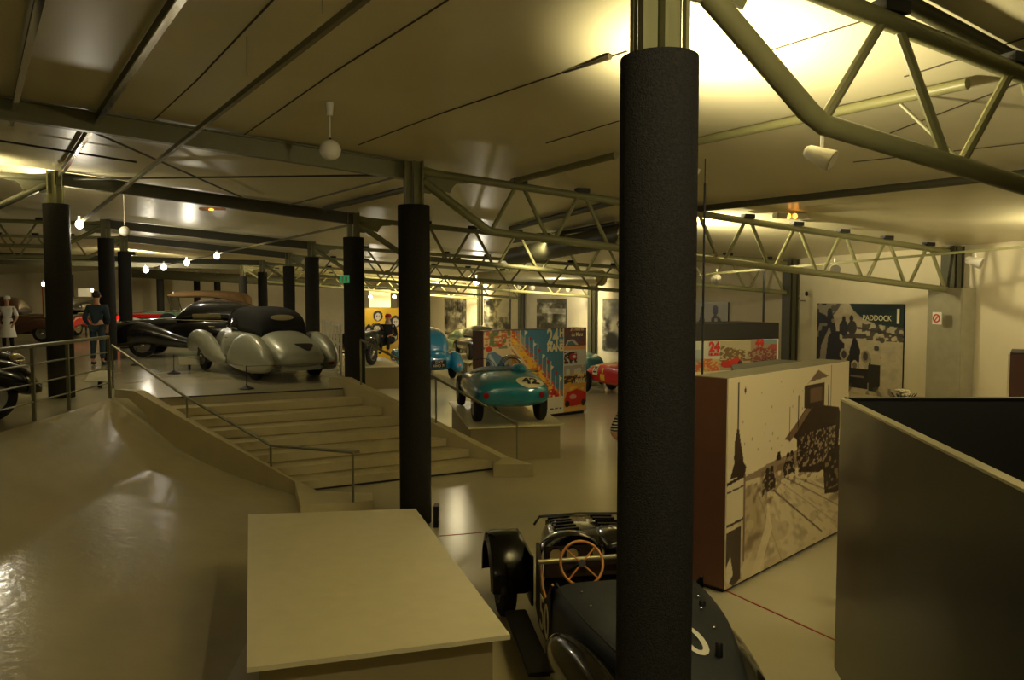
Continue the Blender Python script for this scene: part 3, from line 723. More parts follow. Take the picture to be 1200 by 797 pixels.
p.line(.44, .19, .58, .19, .012, (170, 160, 130), .7)
root, b, h = wall_photo(956, 1057, 356, 461, p, 'black and white banner of an old racing car, with a dark green corner')
root.name = 'banner'; root['category'] = 'banner'
nrm = -B_; bn = b.normalized(); L = b.length
put_text('PADDOCK', .145, plane_mtx(bn*(L*.72)+Vector((0, 0, h*.845))-B_*.012, nrm), 'cream', root)
put_text('1', .36, plane_mtx(bn*(L*.945)+Vector((0, 0, h*.865))-B_*.012, nrm), 'cream', root, bold=.01)
# hooked wall lamp, small sign
p = PW(1098, 373, SW-.5); root = thing('safety_sign', 'small white sign with a red ring beside the boxed wall column', 'sign', p, math.radians(19))
obj('sign_plate', box(B(), (0, 0, 0), (.012, .17, .2)), 'white', root); bm = lathe(B(), [(.05, -.004), (.05, .004), (.07, .004), (.07, -.004)], 24, 'X', (-.012, 0, 0), False); obj('red_ring', bm, 'signred', root); bm = B(); bar(bm, (-.012, -.04, .05), (-.012, .04, -.05), .006, .016); obj('slash', bm, 'signred', root)
p = PW(938, 347, SW-.25); root = thing('wall_lamp', 'small hooked black lamp by the wall column left of the banner', 'lamp', p)
obj('hook_arm', tube(B(), [(.12, .05, -.1), (0, 0, -.1), (-.05, 0, 0), (-.02, 0, .06)], .012, 8), 'rail', root); obj('lamp_head', ell(B(), (.12, -.02, .05), (.035, .035, .05), 10), 'black', root)

# ------------------------------------------------------------------ the photograph cube
def pbox(name, p00, p01, thick, h, m_side, lab, cat_):
    """upright box; p00 -> p01 is the front bottom edge (left to right for one who looks at it)"""
    d = Vector((p01.x-p00.x, p01.y-p00.y, 0)); L = d.length; rz = math.atan2(d.y, d.x)
    root = thing(name, lab, cat_, (p00.x, p00.y, 0), rz)
    return root, L
fl = PZ(849, 697, 0); zt = PL(849, 444, fl, fl+Vector((1, 1, 0))).z
f2 = PZ(980, 627.5, 0); fd = (f2-fl).normalized(); f2 = PN(990, 600, (fd.y, -fd.x), fd.y*fl.x-fd.x*fl.y); f2.z = 0
ZC = PY(849, 444, fl.y).z
root, L = pbox('display_cube', fl, f2, .34, ZC, 'maroon', 'tall display box with a sepia photo of early racing cars on a dirt road', 'display box')
bm = B(); box(bm, (L/2, .18, (ZC+.05)/2), (L, .34, ZC-.05), bev=0); obj('carcass', bm, 'maroon', root)
bm = B(); box(bm, (L/2, .18, .028), (L-.06, .28, .048)); obj('plinth_foot', bm, 'black', root)
bm = B(); box(bm, (L/2, .18, ZC+.004), (L, .34, .008)); obj('top_board', bm, 'clad', root)
bm = B(); box(bm, (L*.5, .0, ZC/2+.025), (L, .012, ZC-.05)); obj('front_board', bm, 'cream', root)
bm = B(); quad(bm, (L*.28, .36, ZC-.03), (L, .36, ZC-.03), (L, .9, ZC-.03), (L*.6, .9, ZC-.03)); r = bmesh.ops.extrude_face_region(bm, geom=bm.faces[:]); bmesh.ops.translate(bm, verts=[v for v in r['geom'] if isinstance(v, bmesh.types.BMVert)], vec=(0, 0, -.5)); obj('dark_rear_tray', bm, 'black', root)
sp = (232, 216, 174)
p = Pic(230, 230, 1, sp)
dk = (52, 36, 26)
n1 = p.noise(40, 40, 1); n2 = p.noise(90, 90, 2); n3 = p.noise(12, 12, 3)
road = p.Y < .50-.06*(p.X < .12)
p.fill(p.Y < .52, (205, 186, 142), .35)
hz = .50+.03*p.X+.03*p.X**2
p.fill((p.Y < hz+.035*np.clip((p.X-.1)*3, 0, 1)+.012*n1) & (p.Y > hz-.06*p.X-.01) & (p.X > .12) & (p.X < .62), (92, 66, 46), .55+.0)
p.fill((p.Y < hz) & (p.Y > hz-.16) & (n1 > .62) & (p.X > .2), (110, 84, 60), .5)
# grandstand and tower
p.X = p.X+.085
p.poly([(.54, .66), (.70, .80), (.985, .74), (1, .70), (1, .66), (.98, .42), (.80, .40), (.62, .44), (.6, .62)], (56, 40, 30))
p.poly([(.5, .64), (.72, .80), (.74, .78), (.55, .62)], (130, 102, 74)); p.poly([(.66, .78), (.66, .90), (.84, .90), (.84, .74)], (56, 40, 30)); p.poly([(.71, .80), (.71, .88), (.82, .88), (.82, .80)], (120, 92, 66))
p.poly([(.60, .845), (.69, .91), (.78, .975), (.88, .93), (.70, .915)], (120, 96, 74)); p.line(.61, .85, .61, .68, .004, dk)
p.fill((p.X > .62) & (p.X < .96) & (p.Y > .45) & (p.Y < .64) & (n2 > .62), (205, 186, 150), .7)
p.poly([(1.0, .38), (1.0, .71), (1.09, .72), (1.09, .36)], (225, 214, 180)); p.line(.88, .88, .89, .42, .004, dk); p.line(.905, .99, .905, .75, .003, dk); p.line(.54, .8, .54, .62, .003, dk)
p.X = p.X-.085
# tracks of the road
for (x0, y0, x1, y1, wd, a) in ((.30, .42, .76, .05, .0045, .9), (.42, .44, 1.02, .10, .003, .6), (.55, .40, 1.02, .17, .003, .5), (.22, .40, .42, -.02, .003, .35), (.36, .44, .9, .06, .002, .4)):
    p.line(x0, y0, x1, y1, wd, (80, 60, 42), a)
def streak(sx, sy, seed):   # noise drawn out along the ruts of the road
    q = Pic(2, 2, 1, sp); q.X = np.clip(.5+(p.X-.22)/(1.15-p.Y*1.9+1e-3)*.5, 0, 1); q.Y = p.Y; return q.noise(sx, sy, seed)
p.fill(np.clip((streak(30, 26, 12)-.5)*2.4, 0, 1)*(p.Y < .46)*(np.abs(p.X-.2-.1*(.45-p.Y)) < .11), (118, 92, 64), .8)
p.fill(np.clip((streak(70, 34, 14)-.55)*2, 0, 1)*(p.Y < .47), (120, 98, 70), .35)
p.fill((n3 > .55)*(p.Y < .45), (176, 152, 112), .35)
p.poly([(.17, 0), (.28, .23), (.29, .35), (.33, .2), (.24, 0)], sp, .8)
p.poly([(.31, 0), (.33, .1), (.35, .16), (.4, .1), (.36, 0)], (196, 178, 136), .4)
# racing cars
def carb(cx, cy, s):
    p.poly([(cx-s, cy-s*1.2), (cx-s*1.05, cy+.2*s), (cx-.6*s, cy+.9*s), (cx+.6*s, cy+1.0*s), (cx+s, cy+.2*s), (cx+s, cy-s*1.1), (cx+.5*s, cy-.8*s), (cx-.5*s, cy-.9*s)], dk)
    p.oval(cx-.3*s, cy+1.2*s, .28*s, .4*s, dk); p.oval(cx+.35*s, cy+1.25*s, .28*s, .4*s, dk); p.fill((abs(p.X-cx) < s) & (abs(p.Y-cy) < s) & (n2 > .66), (190, 170, 132), .8)
carb(.30, .44, .05); carb(.46, .49, .048); carb(.56, .54, .04); carb(.37, .555, .018); carb(.66, .57, .03)
p.poly([(.78, .26), (.76, .42), (.8, .50), (.9, .52), (1, .50), (1, .28), (.9, .24)], (50, 36, 28)); p.fill((p.X > .78) & (p.Y > .28) & (p.Y < .5) & (n1 > .66), (170, 148, 112), .7); p.oval(.9, .22, .1, .03, (110, 88, 62), .7, 1)
# left box, post and people
p.poly([(0, .30), (0, .50), (.12, .52), (.12, .30)], (220, 205, 165)); p.line(0, .30, .12, .31, .006, dk); p.line(0, .50, .12, .52, .008, dk); p.line(0, .46, .12, .47, .004, dk); p.line(.12, .1, .12, .52, .006, (130, 104, 78))
p.poly([(0, .05), (0, .27), (.1, .28), (.1, .02), (.05, .0)], (54, 40, 30), .95); p.poly([(0, .1), (.03, .15), (.05, .06), (.02, .02), (0, .04)], (220, 205, 168)); 
p.line(.07, .97, .07, .6, .004, dk); p.poly([(.045, .62), (.05, .70), (.07, .78), (.09, .68), (.11, .60), (.09, .52), (.05, .52)], (70, 50, 38)); p.poly([(.02, .52), (.05, .60), (.1, .60), (.13, .56), (.12, .52)], dk)
for k in range(26): x, y = RS.rand()*.6+.1, RS.rand()*.35+.6; p.oval(x, y, .0025, .004+RS.rand()*.006, (120, 92, 64), .8)
p.oval(.115, .93, .005, .018, dk)
picture('photo_print', p, (0, -.008, .05), (L, -.008, .05), (0, -.008, ZC), root, .002)
# aerial-like thin pole seen beside the nearest column
p = PZ(823, 452, ZC-.3); a = PY(823, 440, 7.9); 
root = thing('whip_pole', 'thin black upright rod beside the nearest column', 'rod', (a.x, a.y, 0))
zt_ = PY(823, 186, a.y).z; zm = PY(823, 215, a.y).z
obj('rod', tube(B(), [(0, 0, .004), (0, 0, zm)], .011, 8), 'black', root); obj('rod_tip', tube(B(), [(0, 0, zm-.01), (0, 0, zt_)], .005, 6), 'black', root)
a = PY(894, 400, 14.5); root = thing('hanging_rod', 'thin black rod rising above the black topped poster box', 'rod', (a.x, a.y, 0)); zt_ = PY(894, 318, a.y).z; obj('rod', tube(B(), [(0, 0, .004), (0, 0, zt_)], .02, 6), 'black', root)
a = PY(597, 360, 26); root = thing('hanging_rod', 'thin black rod above the racing poster wall', 'rod', (a.x, a.y, 0)); zt_ = PY(597, 314, a.y).z; obj('rod', tube(B(), [(0, 0, .004), (0, 0, zt_)], .02, 6), 'black', root)

# black topped poster box
pa = PY(912, 434, 13.6); pb = PY(790, 434, 12.6)
root, L = pbox('poster_box', Vector((pb.x, pb.y, 0)), Vector((pa.x, pa.y, 0)), 1, 2, 'maroon', 'poster covered box with a black upper band, behind the sepia display box', 'display box')
zt_ = PY(912, 378, pa.y).z; zb = PY(912, 397, pa.y).z; zl = .5
bm = B(); box(bm, (L/2, .5, (zb+.004)/2), (L, .98, zb-.004)); obj('carcass', bm, 'cream', root)
bm = B(); box(bm, (L/2, .5, (zt_+zb)/2), (L+.005, .99, zt_-zb-.004)); obj('upper_band', bm, 'black', root)
z0 = PY(850, 434, (pa.y+pb.y)/2).z
tot = Pic(180, 50, 1, (196, 190, 160))
def sub(p, x0, x1, c): p.fill((p.X > x0) & (p.X < x1), c)
sub(tot, 0, .42, (196, 200, 190)); sub(tot, .42, .73, (176, 168, 140)); sub(tot, .73, 1, (150, 130, 110))
n = tot.noise(60, 24, 3); m_ = (tot.Y < .5-.25*tot.X) & (tot.X < .42)
tot.fill(m_ & (n > .4), (190, 96, 60)); tot.fill(m_ & (n <= .4), (190, 170, 110)); tot.fill((tot.X < .24) & (tot.Y > .3) & (tot.Y < .75), (130, 150, 170), .6); tot.fill((tot.X > .42) & (tot.X < .73) & (tot.Y < .85-.8*(tot.X-.42)) & (tot.Y > .3) & (n > .45), (110, 84, 50))
tot.fill((tot.X > .42) & (tot.X < .73) & (tot.Y < .2), (140, 138, 120), .7); tot.oval(.50, .22, .07, .13, (170, 36, 32)); tot.oval(.58, .28, .06, .13, (180, 40, 34)); tot.oval(.62, .24, .02, .08, (40, 36, 30))
tot.fill((tot.X > .73) & (tot.Y < .7) & (n > .45), (120, 60, 52)); tot.fill((tot.X > .73) & (tot.Y < .4) & (n < .3), (70, 50, 44)); tot.poly([(.9, .7), (.94, .85), (1, .85), (1, .6)], (160, 60, 50), .8); tot.fill((tot.X > .86) & (tot.Y > .86), (110, 140, 150), .8)
picture('poster_strip', tot, (.02, -.006, z0), (L*.975, -.006, z0), (.02, -.006, zb-.01), root, .003)
mt = lambda x, z: plane_mtx((x, -.018, z), (0, -1, 0)); hs = zb-z0
put_text('24', hs*.45, mt(L*.36, z0+hs*.78), 'signred', root, bold=.012); put_text('HEURES', hs*.12, mt(L*.36, z0+hs*.55), 'signred', root, bold=.003, sx=1.1); put_text('44', hs*.33, mt(L*.80, z0+hs*.88), 'signred', root, bold=.012); put_text('HEURES', hs*.09, mt(L*.80, z0+hs*.70), 'signred', root)
# racing poster wall
pr = PZ(686, 484, 0); pl = PZ(641, 489, 0); d_ = (pr-pl).normalized(); n_ = (d_.y, -d_.x); c_ = n_[0]*pr.x+n_[1]*pr.y
dd_ = ray(566, 0); pl = PY(566, 480, 15.0)
pr = PZ(687, 484, 0); ZP = PY(687, 384, pr.y).z
d2 = ray(566, 385); Yl = (ZP-EYE)/d2.z*d2.y; 
pl = Vector((d2.x/d2.y*(pr.y-1.9), pr.y-1.9, 0))
root, L = pbox('poster_wall', pl, pr, .9, ZP, 'maroon', 'free standing wall of colourful 24 hour race posters behind the blue car', 'display wall')
bm = B(); box(bm, (L/2, .2, ZP/2+.03), (L, .38, ZP-.06)); obj('carcass', bm, 'maroon', root); bm = B(); box(bm, (L/2, .2, .032), (L-.1, .32, .056)); obj('plinth_foot', bm, 'black', root)
p = Pic(240, 190, 1, (222, 196, 140)); n = p.noise(60, 60, 4); n2 = p.noise(26, 26, 6)
# left small poster
p.fill(p.X < .25, (214, 190, 150)); p.fill((p.X < .245) & (p.X > .01) & (p.Y > .82) & (n > .5), (196, 110, 60)); p.fill((p.X < .245) & (p.Y > .80) & (n2 > .6), (90, 120, 80), .8); p.oval(.05, .8, .03, .03, (196, 60, 40)); p.oval(.14, .84, .025, .02, (196, 60, 40))
p.poly([(.02, .68), (.04, .76), (.1, .77), (.18, .70), (.24, .60), (.235, .52), (.17, .50), (.12, .50), (.06, .58)], (92, 124, 150)); p.poly([(.04, .73), (.06, .75), (.17, .52), (.13, .51)], (160, 170, 175)); p.oval(.20, .64, .02, .03, (200, 200, 190)); p.oval(.04, .62, .02, .05, (50, 46, 44)); p.fill((p.X < .25) & (p.Y < .49), (206, 170, 120))
p.poly([(0, .6), (.03, .55), (.1, .48), (.1, .44), (0, .5)], (190, 60, 40), .6)
# big middle poster
mid = (p.X > .255) & (p.X < .76)
p.fill(mid, (78, 134, 168)); dia = 1.0-(p.X-.255)*1.62
p.fill(mid & (p.Y < dia-.0), (230, 190, 100)); p.fill(mid & (p.Y < dia) & (p.Y > dia-.16) & (n > .45), (224, 120, 40)); p.fill(mid & (p.Y < dia+.07) & (p.Y > dia-.06) & (n > .55), (216, 90, 40)); p.fill(mid & (p.Y < dia-.05) & (p.Y > dia-.16) & (n2 > .5), (246, 196, 60))
p.fill(mid & (p.Y < dia-.16) & (p.Y > dia-.28), (226, 206, 160)); p.fill(mid & (p.Y < dia-.2) & (p.Y > dia-.23), (190, 120, 80)); p.fill(mid & (p.Y < dia-.28), (206, 120, 60)); p.fill(mid & (p.Y < dia-.30) & (n > .55), (236, 170, 60)); p.fill(mid & (p.Y < dia-.52), (226, 212, 180))
for k in range(11):
    x = .29+.043*k; y = 1.0-(x-.255)*1.62
    p.line(x, y-.03, x, y+.18+.03*(k % 3), .003, (216, 206, 190)); p.poly([(x, y+.19), (x+.03, y+.17), (x, y+.13)], (200, 50, 50) if k % 2 else (236, 226, 200))
p.fill((p.X > .255) & (p.X < .38) & (p.Y > .75) & (p.Y < dia+.1) & (p.X > .3), (220, 190, 150), .5)
for (x, y) in ((.36, .52), (.56, .33), (.64, .26), (.67, .20)): p.oval(x, y, .045, .035, (200, 44, 30)); p.oval(x-.01, y+.01, .012, .012, (240, 226, 200)); p.oval(x+.03, y-.03, .014, .016, (40, 34, 30))
p.fill((p.X > .58) & (p.X < .76) & (p.Y < .2), (232, 226, 206)); p.fill((p.X > .62) & (p.X < .74) & (np.abs(p.Y-.06) < .008) & (n > .45), (60, 60, 70))
# right column posters
r_ = p.X > .765; p.fill(r_ & (p.Y > .75), (96, 84, 96)); p.fill(r_ & (p.Y > .8) & (n > .6), (150, 70, 50)); p.poly([(.78, .80), (.80, .86), (.86, .87), (.92, .80)], (206, 200, 190)); p.poly([(.80, .80), (.81, .84), (.85, .85), (.89, .80)], (90, 120, 150)); p.fill(r_ & (p.Y < .79) & (p.Y > .74), (226, 170, 120))
p.fill(r_ & (p.Y < .74) & (p.Y > .45), (214, 216, 214)); p.fill(r_ & (p.Y < .72) & (p.X < .9) & (p.Y > .58) & (n > .35), (70, 44, 50)); p.oval(.86, .66, .04, .04, (200, 60, 60)); p.oval(.87, .66, .02, .02, (230, 220, 210)); p.fill(r_ & (p.Y < .56) & (p.Y > .45) & (n2 > .5), (160, 150, 150), .7)
p.fill(r_ & (p.Y < .45), (214, 160, 80)); p.fill(r_ & (p.Y < .43) & (p.Y > .34) & (n > .4), (70, 60, 40)); p.fill(r_ & (p.Y < .3) & (n2 > .55), (236, 196, 90)); p.poly([(.77, .14), (.8, .24), (.9, .27), (1, .22), (1, .1), (.9, .07), (.8, .07)], (190, 36, 30)); p.oval(.86, .18, .035, .03, (210, 160, 150)); p.oval(.8, .1, .025, .04, (40, 30, 28)); p.oval(.97, .1, .02, .04, (40, 30, 28)); p.fill(r_ & (p.Y < .06), (220, 180, 100))
p.line(.25, .0, .25, 1, .002, (240, 230, 210)); p.line(.762, .0, .762, 1, .002, (240, 230, 210))
picture('poster_print', p, (.01, 0, .08), (L-.02, 0, .08), (.01, 0, ZP-.01), root, .006)
H_ = ZP-.08; mt = lambda x, z: plane_mtx((x, -.014, z), (0, -1, 0))
put_text('24', H_*.25, mt(L*.645, ZP-H_*.10), 'cream', root, bold=.012, sx=.72); put_text('H', H_*.13, mt(L*.735, ZP-H_*.055), 'cream', root, bold=.008, sx=.8); put_text('du', H_*.08, mt(L*.733, ZP-H_*.14), 'cream', root, bold=.004, sx=.8); put_text('MANS', H_*.12, mt(L*.672, ZP-H_*.225), 'cream', root, bold=.009, sx=.80)
put_text('24 heures\ndu Mans', H_*.065, mt(L*.895, ZP-H_*.045), 'cream', root, bold=.003, sx=.85); put_text('24H\nMANS', H_*.075, mt(L*.93, ZP-H_*.60), 'cream', root, bold=.004, sx=.8)
# yellow board with portraits
a = PY(428, 396, 33); b = PY(484, 396, 33.5); root, L = pbox('portrait_board', Vector((a.x, a.y, 0)), Vector((b.x, b.y, 0)), .1, 2, 'yellow', 'yellow board covered with black and white portraits, far behind the stairs', 'display board')
z1 = PY(450, 361, 33).z; z0 = .6
bm = B(); box(bm, (L/2, .05, z1/2+.002), (L, .08, z1-.004)); obj('panel_board', bm, 'yellow', root)
p = Pic(80, 70, 1, (236, 188, 40)); p.fill(p.Y < .35, (200, 170, 110), .5)
for (x, y, rx, ry) in ((.27, .80, .10, .13), (.25, .5, .11, .12), (.50, .62, .09, .12), (.63, .66, .1, .15), (.85, .85, .08, .12), (.47, .38, .09, .1), (.08, .4, .08, .2), (.22, .2, .12, .12), (.6, .3, .08, .14), (.85, .5, .1, .14), (.8, .2, .1, .12)):
    p.oval(x, y, rx, ry, (44, 40, 36)); p.oval(x, y-.02, rx*.6, ry*.7, (220, 206, 176)); p.oval(x-.02, y+.0, rx*.12, ry*.12, (50, 44, 40)); p.oval(x+.025, y+.0, rx*.12, ry*.12, (50, 44, 40))
picture('portrait_print', p, (.0, 0, z0), (L, 0, z0), (0, 0, z1), root, .006)
a = PY(436, 359, 33.2); o = obj('hanging_placard', box(B(), (0, 0, 0), (1.1, .05, .9)), 'cream'); o.location = PY(445, 350, 40); tag(o, 'small cream panel seen over the yellow board', 'panel')

# dark glossy enclosure on the right
c0 = PZ(985, 468, ZC); e1 = PZ(1200, 575, ZC); dn = (e1-c0).normalized(); eN = c0+dn*4.6
root = thing('display_enclosure', 'dark glossy open topped enclosure filling the lower right corner', 'enclosure', (c0.x, c0.y, 0))
rr = lambda p: Vector((p.x-c0.x, p.y-c0.y, p.z))
dnx = Vector((dn.x, dn.y, 0)).normalized(); nx = Vector((-dnx.y, dnx.x, 0))   # pointing right of it
if nx.x < 0: nx = -nx
bm = B(); prism(bm, [(0, 0), dnx*4.6, dnx*4.6+nx*.05, nx*.05], .004, ZC-.01); obj('glossy_panel', bm, 'panel', root)
bm = B(); bar(bm, nx*.028+Vector((0, 0, ZC-.002)), dnx*4.6+nx*.028+Vector((0, 0, ZC-.002)), .058, .014); obj('edge_strip', bm, 'alu', root)
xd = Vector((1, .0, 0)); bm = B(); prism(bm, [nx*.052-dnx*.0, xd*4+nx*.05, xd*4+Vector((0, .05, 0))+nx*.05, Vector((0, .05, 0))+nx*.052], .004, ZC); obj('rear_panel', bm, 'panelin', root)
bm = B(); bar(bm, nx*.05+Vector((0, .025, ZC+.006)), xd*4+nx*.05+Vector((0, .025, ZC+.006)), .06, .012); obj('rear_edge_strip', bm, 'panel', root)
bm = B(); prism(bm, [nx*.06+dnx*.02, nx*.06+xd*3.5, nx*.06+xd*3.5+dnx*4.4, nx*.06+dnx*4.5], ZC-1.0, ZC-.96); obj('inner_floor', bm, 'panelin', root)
# maroon box at right edge
a = PY(1183, 440, 9.5); zt_ = PY(1183, 414, 9.5).z
root = thing('display_cube', 'reddish brown display box cut by the right edge of the picture', 'display box', (a.x, a.y, 0), math.radians(-34))
obj('carcass', box(B(), (.8, .4, zt_/2), (1.6, .8, zt_-.01)), 'maroon', root); obj('pale_front_edge', box(B(), (-.012, .0, zt_/2), (.02, .05, zt_-.02)), 'cream', root); obj('top_board', box(B(), (.8, .4, zt_+.004), (1.6, .8, .01)), 'black', root)
# dried flowers behind the enclosure
a = PY(1058, 464, 6.6); root = thing('dried_bouquet', 'ruffled pale dried bouquet just behind the enclosure rim', 'bouquet', (a.x, a.y, 0))
bm = B()
for k in range(60):
    an = RS.rand()*2*PI; rr_ = RS.rand()*.055; ell(bm, (rr_*math.cos(an), rr_*math.sin(an), a.z+.0+.055*RS.rand()), (.013, .013, .01), 8)
obj('blossom', bm, 'flower', root); bm = B()
for k in range(14): an = RS.rand()*2*PI; tube(bm, [(0, 0, a.z-.1), (.12*math.cos(an), .03*math.sin(an), a.z+.01+.02*RS.rand())], .004, 5)
obj('foliage', bm, 'darkgreen', root)
bm = lathe(B(), [(.13, .004), (.15, .02), (.03, .05), (.025, a.z-.25), (.06, a.z-.2), (.08, a.z-.03), (.07, a.z-.03), (.03, a.z-.18)], 20); obj('vase_stand', bm, 'darkgreen', root, smooth=True)

# ------------------------------------------------------------------ plinths
def plinth(corners, ztop, inset, lab, name='car_plinth'):
    c = sum(corners, Vector())/4; root = thing(name, lab, 'plinth', (c.x, c.y, 0))
    P = [Vector((p.x-c.x, p.y-c.y, 0)) for p in corners]
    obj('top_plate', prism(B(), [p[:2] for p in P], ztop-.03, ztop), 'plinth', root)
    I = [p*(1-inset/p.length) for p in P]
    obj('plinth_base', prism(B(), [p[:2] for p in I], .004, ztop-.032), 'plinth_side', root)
    return root
ZF = .72
plinth([PZ(291, 603, ZF), PZ(487, 596, ZF), PZ(598, 744, ZF), PZ(289, 783, ZF)], ZF, .16, 'large empty pale plinth with a thin overhanging top in the foreground')
fr_l = PZ(549, 501, .62); fr_r = PZ(662, 497, .62); fv = (fr_r-fr_l); wv_ = Vector((-fv.y, fv.x, 0)).normalized()
fwd42 = Vector((-.18, .984, 0)).normalized()
plinth([fr_l, fr_r, fr_r+fwd42*3.3, fr_l+fwd42*3.3], .62, .12, 'pale plinth carrying the blue racing car with the number 42')
a = PZ(432, 441, 1.15)
p1 = PY(418, 428, 23.3); 
bb = [Vector((p1.x, p1.y, 0)), Vector((p1.x+1.3, p1.y+.3, 0)), Vector((p1.x+.1, p1.y+4.1, 0)), Vector((p1.x-1.2, p1.y+3.8, 0))]
ZV = PY(440, 428, 24).z; plinth(bb, ZV, .1, 'low pale plinth under the vintage open car right of the stair head')
# red floor lines
bm = B(); bar(bm, PZ(846, 690, .003), PZ(985, 753, .003), .018, .004); o = obj('floor_line', bm, 'redline'); tag(o, 'thin red line on the floor beside the sepia display box', 'floor line')
bm = B(); bar(bm, PZ(515, 628, .003), PZ(565, 624, .003), .014, .004); o = obj('floor_line', bm, 'redline'); tag(o, 'thin red line on the floor right of the stair column', 'floor line')
o = obj('column_stub', box(B(), (0, 0, 0.13), (.06, .16, .26)), 'black'); o.location = PZ(511, 618, 0)+Vector((0, .05, .003)); tag(o, 'small black box at the foot of the stair column', 'floor box')

# ------------------------------------------------------------------ railings
def post(bm, p, ztop, r=.02): tube(bm, [Vector(p), Vector((p[0], p[1], ztop))], r, 8)
# left railing on the upper edge
root = thing('guard_railing', 'steel guard railing along the edge of the upper floor at the left', 'railing', RC)
def rr2(p): return p-RC
pts = [RC.lerp(R1, f) for f in (0, .0975, .165, .28, .40, .55, .75, 1)]
for i, p in enumerate(pts):
    q = rr2(p)-Vector((.03, 0, 0)); obj('post', bar(B(), q+Vector((0, 0, .004)), q+Vector((0, 0, .98)), .03, .045), 'rail', root)
e = rr2(R1)
for z, r_ in ((1.0, .028), (.76, .011), (.5, .011), (.26, .011)):
    obj('top_rail' if z == 1 else 'rail_bar', tube(B(), [Vector((-.03, 0, z)), e+Vector((-.03, 0, z))], r_, 8), 'rail', root, smooth=True)
# return section behind (from the corner leftwards into depth)
b2 = PZ(57, 458, 1.15)
# left stair handrail
def wr(name, lab, posts, m='rail', r=.022, ext=()):
    """posts: (base point, z of rail)"""
    o0 = posts[0][0]; root = thing(name, lab, 'handrail', o0)
    for p, z in posts: obj('post', tube(B(), [p-o0, Vector((p.x-o0.x, p.y-o0.y, z-o0.z))], .016, 8), m, root, smooth=True)
    pts = [Vector((p.x, p.y, z))-o0 for p, z in posts]+[Vector(e)-o0 for e in ext]
    obj('hand_rail', tube(B(), pts, r, 10), m, root, smooth=True)
    return root
la, lb = SA+out*.5-cdn*.4, SB+out*.5
def onl(u, v, zr_v, zb):
    p = PL(u, v, la, lb); return Vector((p.x, p.y, zb)), PL(u, zr_v, la, lb).z
P1 = onl(133, 467, 405, 1.28); P2 = onl(220, 515, 466, 0); P3 = onl(318, 575, 522, 0)
def zch(p):   # cheek height at p
    f = (Vector((p.x, p.y, 0))-Vector((SA.x, SA.y, 0))).dot(cdn)/cd.length; return 1.28-1.08*min(1, max(0, f))
P2[0].z = zch(P2[0]); P3[0].z = zch(P3[0])
p4 = PZ(414, 588, .13); z4 = PY(414, 530, p4.y).z
wr('stair_handrail', 'steel handrail down the left side of the stairs', [P1, P2, P3, (Vector((p4.x, p4.y, .125)), z4)], ext=[PY(421, 529, p4.y+.05)])
ra, rb = fr(0)+outr*.5, fr(1)+outr*.5
def onr(u, v, vr):
    p = PL(u, v, ra, rb); f = (Vector((p.x-SC.x, p.y-SC.y, 0))).dot(cdn)/cd.length; return Vector((p.x, p.y, 1.34-1.14*min(1, max(0, f)))), PL(u, vr, ra, rb).z
Q1 = onr(423, 440, 398); Q2 = onr(511, 488, 443); Q3 = onr(606, 545, 497)
wr('stair_handrail', 'steel handrail down the right side of the stairs beside the blue car plinth', [Q1, Q2, Q3])
# white balustrade at the right edge of the upper floor
root = thing('balustrade', 'pale balustrade of upright bars right of the silver convertible', 'railing', UE)
z_ = [1.02, .6, .12]
Ld = 4.1; d_ = A_
for k in range(7): q = d_*(k*.68)-Vector((.06, 0, 0)); obj('baluster', bar(B(), q+Vector((0, 0, .004)), q+Vector((0, 0, 1.0)), .05, .05), 'railp', root)
for z in z_: obj('cross_rail', bar(B(), Vector((-.06, 0, z)), d_*Ld+Vector((-.06, 0, z)), .05, .04), 'railp', root)
# barrier stands before the silver car
for (u, v, u2, v2, lab) in ((204, 438, 289, 456, 'low black rope stand on the upper floor before the silver convertible, left one'), (289, 456, 391, 449, 'low black rope stand before the silver convertible, right one'), (160, 428, 204, 438, 'low black rope stand before the black coupe')):
    p = PZ(u, v, 1.152); q = PZ(u2, v2, 1.152)-p; root = thing('barrier_stand', lab, 'barrier', p)
    obj('base_disc', lathe(B(), [(.13, .003), (.13, .015), (.03, .06), (.012, .07), (.012, .09)], 20), 'black', root, smooth=True)
    obj('stem', tube(B(), [(0, 0, .06), (0, 0, .42)], .008, 8), 'black', root); obj('cord', tube(B(), [(0, 0, .41), q*.5+Vector((0, 0, .39)), q*.96+Vector((0, 0, .41))], .004, 5), 'black', root)
    bpy.context.view_layer.update()
for (u, v, rz, lab) in ((222, 434, .5, 'small tilted information sign on the floor beside the silver convertible'), (117, 455, .1, 'small tilted information sign behind the railing corner')):
    p = PZ(u, v, 1.152); root = thing('info_sign', lab, 'sign', p, rz); obj('sign_stand', bar(B(), (0, 0, .01), (0, .05, .2), .08, .05), 'black', root); obj('sign_face', box(B(), None, (.42, .3, .012), mtx=Matrix.Translation((0, 0, .22)) @ Matrix.Rotation(.6, 4, 'X')), 'clad', root)
